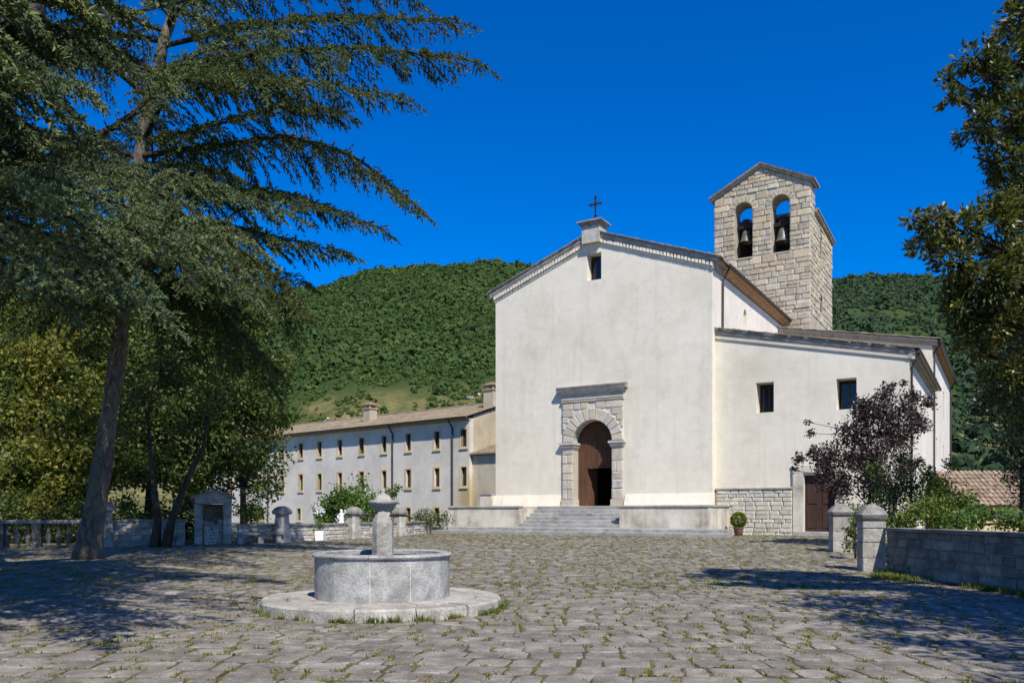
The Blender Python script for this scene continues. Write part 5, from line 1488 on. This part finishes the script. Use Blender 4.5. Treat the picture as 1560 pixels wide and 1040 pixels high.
def pl(*a): return [P(u, v, Y) for u, v, Y in a]
y1 = 25.4
tr1 = [on_ground(133, y1, -.1)] + pl((149, 745, 25.4), (168, 620, 25.3), (185, 510, 25.2), (200, 380, 25), (213, 240, 24.8), (235, 130, 24.6), (262, 20, 24.4), (290, -150, 24.2))
rad1 = [.46, .28, .25, .22, .20, .18, .16, .13, .06]
limbs1 = [
    (pl((238, 125, 24.6), (300, 92, 23), (420, 78, 22), (560, 72, 21.5), (715, 92, 21)), .15, 1.9, .75),
    (pl((250, 70, 24.5), (380, 40, 23), (540, 26, 22), (688, 34, 21)), .11, 1.6, .6),
    (pl((213, 238, 24.8), (330, 222, 23.5), (440, 206, 22.5), (540, 236, 22), (632, 312, 21.5)), .13, 1.6, .85),
    (pl((208, 290, 24.8), (330, 288, 23.5), (450, 296, 22.5), (575, 346, 22)), .10, 1.3, .6),
    (pl((205, 335, 25), (330, 338, 24), (440, 366, 23), (522, 384, 22.5)), .10, 1.4, .7),
    (pl((200, 395, 25), (300, 405, 24), (400, 436, 23), (468, 478, 23)), .10, 1.4, .9),
    (pl((262, 20, 24.4), (350, -30, 23), (500, -50, 22), (620, -8, 21.5)), .10, 1.6, .7),
    (pl((203, 360, 25), (120, 350, 26), (10, 380, 27)), .10, 1.8, .6),
    (pl((213, 240, 24.8), (120, 205, 26), (0, 200, 27)), .10, 1.8, .6),
    (pl((240, 110, 24.6), (150, 60, 26), (10, 20, 27)), .10, 1.8, .5),
    (pl((255, 50, 24.5), (150, 10, 24), (40, -20, 23)), .10, 1.8, .5),
    (pl((207, 300, 24.9), (270, 325, 21.5), (335, 380, 19), (395, 452, 17.8)), .10, 1.5, .6),
    (pl((207, 310, 24.9), (240, 330, 21.5), (260, 370, 19), (290, 430, 17.5)), .10, 1.5, .6),
    (pl((202, 350, 25), (190, 385, 22), (160, 450, 19.5), (140, 520, 18.5)), .09, 1.5, .7),
    (pl((212, 250, 24.8), (300, 250, 28), (430, 300, 31)), .10, 2.0, .6),
    (pl((205, 330, 25), (320, 350, 28), (440, 440, 31), (455, 520, 31.5)), .10, 2.0, .9),
    (pl((200, 390, 25), (280, 430, 27), (380, 520, 29), (420, 600, 30)), .09, 1.8, 1.0),
    (pl((215, 220, 24.8), (330, 190, 22.5), (440, 160, 21.5), (520, 172, 21)), .08, 1.2, .8),
    (pl((240, 110, 24.6), (330, 110, 22), (450, 120, 21), (610, 148, 20.5)), .09, 1.4, .8),
    (pl((199, 400, 25), (120, 430, 24), (20, 500, 23)), .09, 1.8, .8),
    (pl((199, 410, 25), (240, 450, 26), (300, 540, 27)), .08, 1.6, 1.0),
    (pl((200, 390, 25), (140, 400, 23), (60, 450, 21)), .08, 1.6, .9),
    (pl((205, 340, 25), (280, 345, 22.5), (370, 380, 21), (430, 430, 20.5)), .08, 1.4, .7),
    (pl((200, 400, 25), (330, 470, 26), (420, 560, 27)), .08, 1.6, 1.1),
    ([P(200, 390, 25), Vector((-14.6, 23.6, 9.0)), Vector((-17.2, 22, 8.0))], .08, 1.8, .6),
    ([P(201, 380, 25), Vector((-13.6, 22.8, 9.2)), Vector((-15, 20.4, 8.2))], .08, 1.8, .6),
    ([P(200, 400, 25), Vector((-15.6, 24.6, 8.8)), Vector((-19.4, 23.6, 7.8))], .08, 1.8, .6),
    ([P(201, 370, 25), Vector((-11.2, 23, 9.2)), Vector((-9.8, 20.8, 8.4))], .08, 1.6, .7),
    ([P(201, 380, 25), Vector((-12.4, 22.6, 9.2)), Vector((-12, 19.8, 8.3))], .08, 1.6, .7),
    ([P(201, 380, 25), Vector((-11.2, 25.6, 9.0)), Vector((-8.6, 26.2, 8.0))], .08, 1.6, .8),
]
cedar_tree('cedar_tree', 'tall leaning cedar with bare grey trunk and drooping dark sprays', tr1, rad1, limbs1, M['cedar'], 13, (.47, .96), (4.5, 7.0), .092, .018, 15, 11)
tr2 = [Vector((-15.5, 17.2, -.1)), Vector((-14.6, 17.1, 3)), Vector((-13.2, 16.9, 6.5)), Vector((-11.4, 16.7, 9.3)), Vector((-9.75, 16.5, 11.3)), Vector((-9.6, 16.3, 13.5)), Vector((-9.4, 16, 16.5))]
rad2 = [.55, .45, .42, .38, .34, .26, .1]
limbs2 = [
    ([tr2[2]] + pl((-60, 250, 12), (90, 275, 10), (220, 325, 9), (330, 385, 8.6)), .10, .95, .7, 2),
    ([tr2[2]] + pl((-80, 300, 12), (50, 345, 9.5), (160, 405, 8.8), (240, 470, 8.6)), .09, .9, .8, 2),
    ([tr2[3]] + pl((60, 240, 14), (190, 248, 12), (310, 275, 11), (430, 320, 10.6)), .09, .95, .7, 2),
    ([tr2[3]] + pl((40, 240, 13), (150, 262, 11), (260, 300, 10), (375, 365, 9.6)), .09, .95, .8, 2),
    ([tr2[2]] + pl((-80, 300, 11), (0, 350, 8.5), (80, 420, 7.8)), .09, .85, .8, 2),
    ([tr2[2]] + pl((-40, 265, 12), (50, 300, 10), (140, 350, 9.2), (210, 410, 9)), .09, .9, .8, 2),
    ([tr2[2]] + pl((-100, 360, 12), (10, 400, 10.5), (90, 460, 10)), .09, .95, .9, 2),
    ([tr2[2]] + pl((-100, 240, 11), (0, 262, 9), (100, 300, 8.2), (175, 345, 8)), .09, .85, .7, 2),
    ([tr2[2]] + pl((-60, 280, 13), (110, 320, 11.5), (260, 370, 11), (370, 440, 10.8)), .09, .95, .9, 2),
    ([tr2[2]] + pl((-60, 310, 14), (80, 380, 13), (150, 440, 12.6)), .09, 1.1, .9, 2),
    ([tr2[3]] + pl((40, 258, 16.4), (130, 215, 17), (195, 185, 17.5), (285, 85, 18), (420, 50, 18.5)), .16, .9, .7),
    ([tr2[4]] + pl((100, 60, 15.5), (200, 20, 15), (330, -10, 14.5)), .10, 1.2, .7),
    ([tr2[4]] + pl((0, 60, 14.5), (60, 130, 13), (140, 200, 12.5)), .09, 1.2, .8),
    ([tr2[3]] + pl((-40, 150, 15), (30, 180, 13.5), (90, 220, 13)), .09, 1.2, .8),
    ([tr2[4]] + pl((40, 20, 18), (110, 50, 20), (180, 90, 21)), .09, 1.4, .8),
    ([tr2[3]] + pl((-60, 100, 13), (20, 90, 12), (120, 130, 11.5)), .09, 1.1, .8),
]
for (ex, ey, ez), mz in (((-2.4, 9.6, 10.8), 11), ((-4.6, 10.2, 11.2), 11.3), ((-6.8, 9, 10.4), 10.6), ((-7.4, 3.4, 7.2), 8.4), ((-10.3, 3, 7.2), 8.2), ((-3.2, 4.8, 6.8), 8.2), ((-4.4, 3.4, 6.5), 8), ((-6, 4.6, 6.8), 8),  ((-5.8, 2.4, 6.2), 7.8), ((-9.2, 4.2, 7), 8.1), ((-14.5, 8, 7.6), 8.2), ((-17, 10, 7.2), 8), ((-18.5, 14, 7.2), 8),
                         ((-20, 18, 8), 9), ((-21, 22, 8.6), 9.6), ((-18.5, 24.5, 9), 10), ((-23, 20, 10), 10.6), ((-16.5, 21, 8), 9), ((-12.5, 5, 8), 9)):  # coarse limbs out of view, added to cast shade on plaza and balustrade
    b_ = Vector((-12.3, 16.8, 8.0 if mz < 9 else 9.0)); e_ = Vector((ex, ey, ez))
    limbs2.append(([b_, b_.lerp(e_, .35) + Vector((0, 0, mz - b_.z * .65 - e_.z * .35)), b_.lerp(e_, .7) + Vector((0, 0, (mz - ez) * .6)), e_], .13, 2.0, .35, 1))
cedar_tree('cedar_tree', 'blue-green cedar with low sprays entering from the left edge', tr2, rad2, limbs2, M['cedar_blue'], 6, (.6, .95), (3, 5), .08, .0145, 17, 12)
random.seed(99)

# broadleaf trees behind the balustrade
tree('yellowing_tree', 'broadleaf tree with yellow-green sunlit leaves behind the balustrade', 'tree', [on_ground(40, 36), P(50, 760, 36), P(60, 660, 36), P(70, 560, 36.3)],
     cl((20, 640, 36, 1.6), (90, 600, 36.5, 1.6), (60, 700, 35, 1.3), (110, 690, 35, 1.3), (10, 740, 35, 1.1), (80, 750, 34.5, 1.0), (120, 620, 35, 1.2), (-20, 560, 37, 1.6), (60, 540, 37, 1.6), (130, 740, 35, .9), (30, 480, 38, 1.5), (120, 520, 38, 1.3)),
     900, (.24, .075), M['yellowleaf'], M['treebark'], 'trees behind the balustrade', (.2, .06))
tree('dark_tree', 'dark green broadleaf tree between the leaning trunk and the shrine', 'tree', [on_ground(225, 38), P(228, 740, 38), P(235, 620, 38), P(245, 520, 38)],
     cl((200, 640, 38, 1.6), (240, 560, 38, 1.7), (290, 620, 38, 1.6), (210, 720, 37, 1.2), (270, 710, 38, 1.2), (310, 540, 39, 1.6), (180, 540, 39, 1.6), (250, 470, 39, 1.7), (330, 460, 40, 1.5), (330, 690, 39, 1.1), (170, 690, 38, .9), (180, 450, 40, 1.5), (390, 480, 40, 1.3)),
     900, (.22, .07), M['greenleaf'], M['treebark'], 'trees behind the balustrade', (.2, .06))
tree('green_tree', 'olive green tree overhanging the convent end right of the shrine', 'tree', [on_ground(372, 39), P(370, 740, 39), P(372, 640, 39), P(375, 560, 39)],
     cl((360, 600, 39, 1.5), (400, 620, 38.5, 1.2), (350, 690, 38.5, 1.2), (400, 700, 38, 1.0), (415, 560, 39, 1.1), (370, 530, 39.5, 1.4), (330, 650, 39, 1.2), (405, 745, 38, .6), (320, 730, 38.5, .9), (430, 640, 38.5, .55), (290, 760, 38, .8)),
     900, (.20, .065), M['greenleaf'], M['treebark'], 'trees behind the balustrade', (.16, .05))
tree('yellow_tree', 'small yellow-green tree showing between trunks behind the shrine', 'tree', [on_ground(300, 44), P(300, 740, 44), P(300, 660, 44)],
     cl((290, 720, 43, 1.5), (340, 700, 43, 1.2), (250, 690, 43, 1.3), (380, 720, 43, 1.0), (300, 640, 44, 1.6), (200, 640, 44, 1.8), (160, 720, 43, 1.3), (400, 660, 43.5, 1.0)),
     650, (.24, .08), M['yellowleaf'], M['treebark'], 'trees behind the balustrade', (.12, .05))
tree('background_tree', 'dense tree mass far left behind the yellowing tree', 'tree', [on_ground(-60, 46), P(-40, 740, 46), P(-20, 600, 46)],
     cl((-60, 600, 46, 2.6), (30, 620, 47, 2.6), (120, 600, 47, 2.6), (60, 500, 48, 2.6), (-40, 480, 48, 2.8), (140, 480, 48, 2.6), (230, 520, 48, 2.6), (90, 720, 46, 2.0), (0, 730, 46, 2.0), (190, 700, 47, 2.2), (320, 560, 49, 2.4)),
     420, (.3, .10), M['greenleaf'], M['treebark'], 'trees behind the balustrade', (.2, .08))
tree('forked_tree', 'small fork-trunked tree standing before the wall left of the shrine', 'tree', [on_ground(236, 30.8, -.05), P(240, 790, 30.8), P(232, 720, 30.8), P(225, 640, 30.8)],
     cl((215, 600, 31, .9), (250, 560, 31, 1.0), (190, 650, 30.8, .6)), 700, (.15, .05), M['greenleaf'], M['treebark'], None, (.17, .06))
ob = [o_ for o_ in bpy.data.objects if o_.name == 'forked_tree'][0]
off = ob.location
mb = MB(); mb.tube([on_ground(252, 30.8, -.05) - off, P(262, 790, 30.8) - off, P(285, 730, 30.8) - off, P(310, 680, 30.9) - off, P(318, 620, 31) - off], [.2, .15, .11, .08, .05], 9); mb.build('trunk', M['treebark'], ob, smooth=True)
V, Fq = join_np([leaf_quads(clump_pts(P(u, v, 31) - off, r, int(700 * r * r)), .15, .05) for u, v, r in ((320, 600, 1.0), (350, 560, .9), (290, 640, .7))])
np_mesh('crown', V, Fq, M['greenleaf'], ob)
for i_, (u0, Y0, mt, lab) in enumerate(((10, 33.5, 'greenleaf', 'dark undergrowth bush behind the far left of the balustrade'), (70, 33.8, 'yellowleaf', 'yellowish bush behind the balustrade left of the leaning trunk'), (125, 34.2, 'limeleaf', 'ferny green bush behind the leaning trunk'),
                                       (190, 35.5, 'bushleaf', 'green bush over the wall just right of the leaning trunk'), (285, 36.5, 'greenleaf', 'dark bush directly left of the shrine roof'), (-60, 32.5, 'greenleaf', 'dark undergrowth bush beyond the left edge of the balustrade'))):
    tree('undergrowth_bush', lab, 'shrub', [on_ground(u0, Y0), P(u0, 800, Y0)], cl((u0, 790, Y0, .75), (u0 - 28, 798, Y0, .65), (u0 + 28, 795, Y0, .65), (u0 + 5, 765, Y0 + .4, .6), (u0 - 40, 775, Y0 + .5, .5), (u0 + 40, 812, Y0, .5), (u0 - 20, 818, Y0, .5)), 800, (.17, .05), M[mt], M['treebark'], 'bushes behind the balustrade', (.05, .025))
# shrubs behind the low wall
tree('lime_shrub', 'bright lime green shrub behind the wall right of the shrine', 'shrub', [on_ground(383, 37), P(383, 790, 37)], cl((370, 783, 36.5, .55), (395, 780, 37, .5), (382, 770, 37, .45)), 1500, (.12, .045), M['limeleaf'], M['treebark'], 'shrubs behind the low wall', (.05, .03))
tree('citrus_bush', 'rounded bright green bush before the convent behind the low wall', 'shrub', [on_ground(535, 46), P(535, 790, 46), P(535, 770, 46)],
     cl((505, 775, 45.5, .95), (545, 755, 46, 1.0), (575, 765, 45.5, .85), (525, 765, 45, .9), (490, 785, 45, .7), (560, 785, 45, .9), (590, 782, 45.5, .6)), 1100, (.17, .06), M['bushleaf'], M['treebark'], 'shrubs behind the low wall', (.06, .03))
tree('climbing_shoots', 'thin leafy shoots rising above the fountain pedestal near the convent', 'shrub', [on_ground(606, 47), P(604, 780, 47), P(600, 752, 47)], cl((597, 752, 47, .3), (607, 743, 47, .22), (590, 748, 47, .2)), 1500, (.15, .05), M['bushleaf'], M['treebark'], 'shrubs behind the low wall', (.03, .015))
tree('flowering_shrub', 'low grey-green flowering shrub left of the terrace', 'shrub', [on_ground(655, 47), P(655, 795, 47)], cl((640, 792, 46.5, .5), (655, 786, 47, .55), (672, 790, 47, .5), (650, 795, 46, .4)), 1600, (.13, .03), M['greenleaf'], M['treebark'], 'shrubs behind the low wall', (.04, .02))

# right side: evergreen oak, dark conifer, purple plum and garden shrubs
tree('evergreen_oak', 'evergreen tree with glossy leaf clusters filling the right edge of the view', 'tree', [Vector((11.6, 14.2, 0)), Vector((11.3, 14.1, 2.5)), Vector((10.8, 14, 5)), Vector((10.3, 13.8, 7.5)), Vector((10.0, 13.6, 10))],
     cl((1505, 125, 13, .42), (1480, 95, 12.9, .28), (1540, 90, 13.2, .5), (1545, 170, 13, .5), (1495, 195, 12.8, .36), (1450, 150, 12.8, .2), (1530, 240, 13, .38), (1580, 40, 13.4, .6), (1600, 150, 13.6, .9),
        (1555, 20, 13.2, .25), (1470, 345, 13, .42), (1425, 335, 12.8, .26), (1405, 375, 12.9, .2), (1515, 340, 13.2, .5), (1555, 300, 13.5, .55), (1450, 400, 13, .36), (1500, 420, 13.1, .55), (1550, 410, 13.4, .7), (1470, 465, 13.2, .42),
        (1525, 500, 13.4, .6), (1580, 500, 13.8, .9), (1540, 575, 14, .5), (1600, 400, 14.2, 1.1), (1620, 280, 14.2, 1.1), (1600, 600, 14.3, .9), (1490, 530, 13.6, .3), (1390, 335, 12.8, .12), (1440, 120, 12.9, .12)),
     5600, (.108, .023), M['oakleaf'], M['treebark'], 'trees on the right', (.28, .07), .4, .85, 0, 12, .19, True)
tree('evergreen_oak', 'evergreen tree outside the right edge shading the paving', 'tree', [Vector((11.6, 6.0, 0)), Vector((11.2, 6.0, 3)), Vector((10.6, 6, 5.5)), Vector((10.2, 6, 8))],
     [(Vector(c), r) for c, r in (((9.2, 10.2, 5.6), 1.2), ((8.5, 8.4, 6.4), 1.3), ((10.4, 8.2, 7.0), 1.4), ((8.7, 5.4, 7.0), 1.4), ((10.6, 5.4, 8), 1.6), ((8.2, 3.4, 6.8), 1.2), ((7.9, 10.4, 5.6), .7), ((10.6, 3.4, 7.8), 1.4), ((9.2, 1.4, 7.2), 1.3), ((10.8, 10.4, 6.0), 1.2), ((7.4, 8.6, 6.2), .6), ((7.2, 6.6, 6.4), .6), ((12.4, 7.6, 8), 1.6), ((7.6, 1.8, 6.6), .9), ((10.2, 11.6, 5.2), .9), ((7.0, 4.6, 6.6), .6))],
     1100, (.16, .045), M['oakleaf'], M['treebark'], 'trees on the right', (.28, .08), .4)
tree('dark_conifer', 'dark shaded conifer at the right edge behind the garden wall', 'tree', [Vector((15.6, 25, .2)), Vector((15.6, 25, 3)), Vector((15.6, 25, 6)), Vector((15.6, 25, 9))],
     cl((1530, 620, 25, .8), (1560, 560, 25, 1.1), (1580, 680, 25, 1.1), (1535, 680, 24.8, .5), (1600, 620, 25, 1.4), (1560, 480, 25, 1.0), (1600, 420, 25, 1.4), (1510, 600, 25, .5), (1565, 730, 25, .7)),
     2200, (.15, .022), M['darkleaf'], M['treebark'], 'trees on the right', (.14, .05))
tree('purple_plum', 'purple-leaved plum tree in front of the church side door', 'tree', [on_ground(1318, 32, -.05), P(1320, 800, 32), P(1323, 770, 32), P(1328, 735, 32), P(1332, 700, 32), P(1337, 665, 32)],
     cl((1330, 640, 32, .85), (1368, 625, 32, .7), (1300, 665, 32, .75), (1268, 702, 31.8, .68), (1325, 700, 31.6, .9), (1378, 665, 32, .7), (1402, 640, 32.2, .5), (1345, 600, 32, .42), (1242, 690, 31.8, .36), (1216, 700, 31.8, .26), (1288, 740, 31.6, .75), (1340, 745, 31.5, .8),
        (1392, 606, 32.2, .3), (1234, 660, 31.8, .16), (1258, 735, 31.6, .42), (1382, 715, 31.8, .55), (1312, 620, 32, .42), (1412, 612, 32.3, .32), (1310, 785, 31.3, .55), (1231, 643, 31.8, .12), (1360, 588, 32, .16), (1378, 582, 32, .14), (1208, 716, 31.8, .14), (1278, 782, 31.4, .42), (1340, 790, 31, .5), (1300, 705, 31.6, .6), (1255, 715, 31.7, .4), (1350, 665, 31.8, .6)),
     2150, (.12, .04), M['plumleaf'], M['twig'], None, (.10, .022), .35, .9, 0, 12, .3)
tree('garden_shrub', 'tall loose green shrub under the purple plum', 'shrub', [on_ground(1360, 29.5), P(1360, 790, 29.5), P(1362, 750, 29.5)],
     cl((1345, 755, 29.5, .65), (1378, 735, 29.5, .62), (1335, 715, 29.6, .4), (1372, 698, 29.8, .36), (1402, 752, 29.5, .65), (1350, 790, 29, .65), (1300, 790, 29, .5), (1400, 705, 29.8, .3)), 1900, (.12, .03), M['greenleaf'], M['treebark'], 'shrubs in the right garden', (.04, .02))
tree('garden_shrub', 'yellow-green shrub rising above the garden wall before the white wall', 'shrub', [on_ground(1430, 26.5), P(1430, 790, 26.5), P(1430, 770, 26.5)],
     cl((1420, 765, 26.5, .55), (1440, 745, 26.7, .5), (1430, 790, 26, .6), (1462, 775, 26.5, .52), (1415, 722, 26.8, .3), (1448, 705, 27, .24), (1395, 785, 26, .55), (1375, 795, 26, .5)), 1900, (.12, .035), M['limeleaf'], M['treebark'], 'shrubs in the right garden', (.04, .02))
tree('garden_shrub', 'broad low green shrub behind the garden wall near the tiled house', 'shrub', [on_ground(1490, 24.5), P(1490, 800, 24.5)],
     cl((1480, 785, 24.5, .5), (1510, 788, 24.5, .45), (1455, 795, 24, .45), (1540, 795, 24, .42), (1470, 762, 24.8, .34), (1560, 800, 23.5, .4)), 1900, (.11, .035), M['bushleaf'], M['treebark'], 'shrubs in the right garden', (.04, .02))
tree('garden_shrub', 'dark shrub filling the gap between the two gate pillars', 'shrub', [on_ground(1303, 25.5), P(1303, 815, 25.5)],
     cl((1300, 815, 25.2, .26), (1303, 795, 25.5, .22), (1292, 830, 25.2, .16)), 2600, (.11, .035), M['greenleaf'], M['treebark'], 'shrubs in the right garden', (.03, .02))

# potted box ball by the footing
pb = thing('potted_box_ball', 'clipped yellow-green box ball in a brown pot by the stone footing', 'potted plant', ch(1.55, -.5, GZ - .01))
MB().lathe([(.17, 0), (.19, .02), (.25, .34), (.28, .36), (.28, .42), (.24, .42), (.23, .36)], 16).build('pot', M['clay'], pb, smooth='auto')
mb = MB(); mb.tube([(0, 0, .3), (0, 0, .75)], [.03, .02], 6); mb.build('stem', M['twig'], pb)
d = RNG.normal(size=(2600, 3)); d /= np.linalg.norm(d, axis=1, keepdims=True)
V, Fq = leaf_quads(np.array([0, 0, .80]) + d * .38 * RNG.uniform(.75, 1.03, (2600, 1)) * np.array([1, 1, 1.02]), .07, .03, .2, d)
np_mesh('foliage', V, Fq, M['boxleaf'], pb)
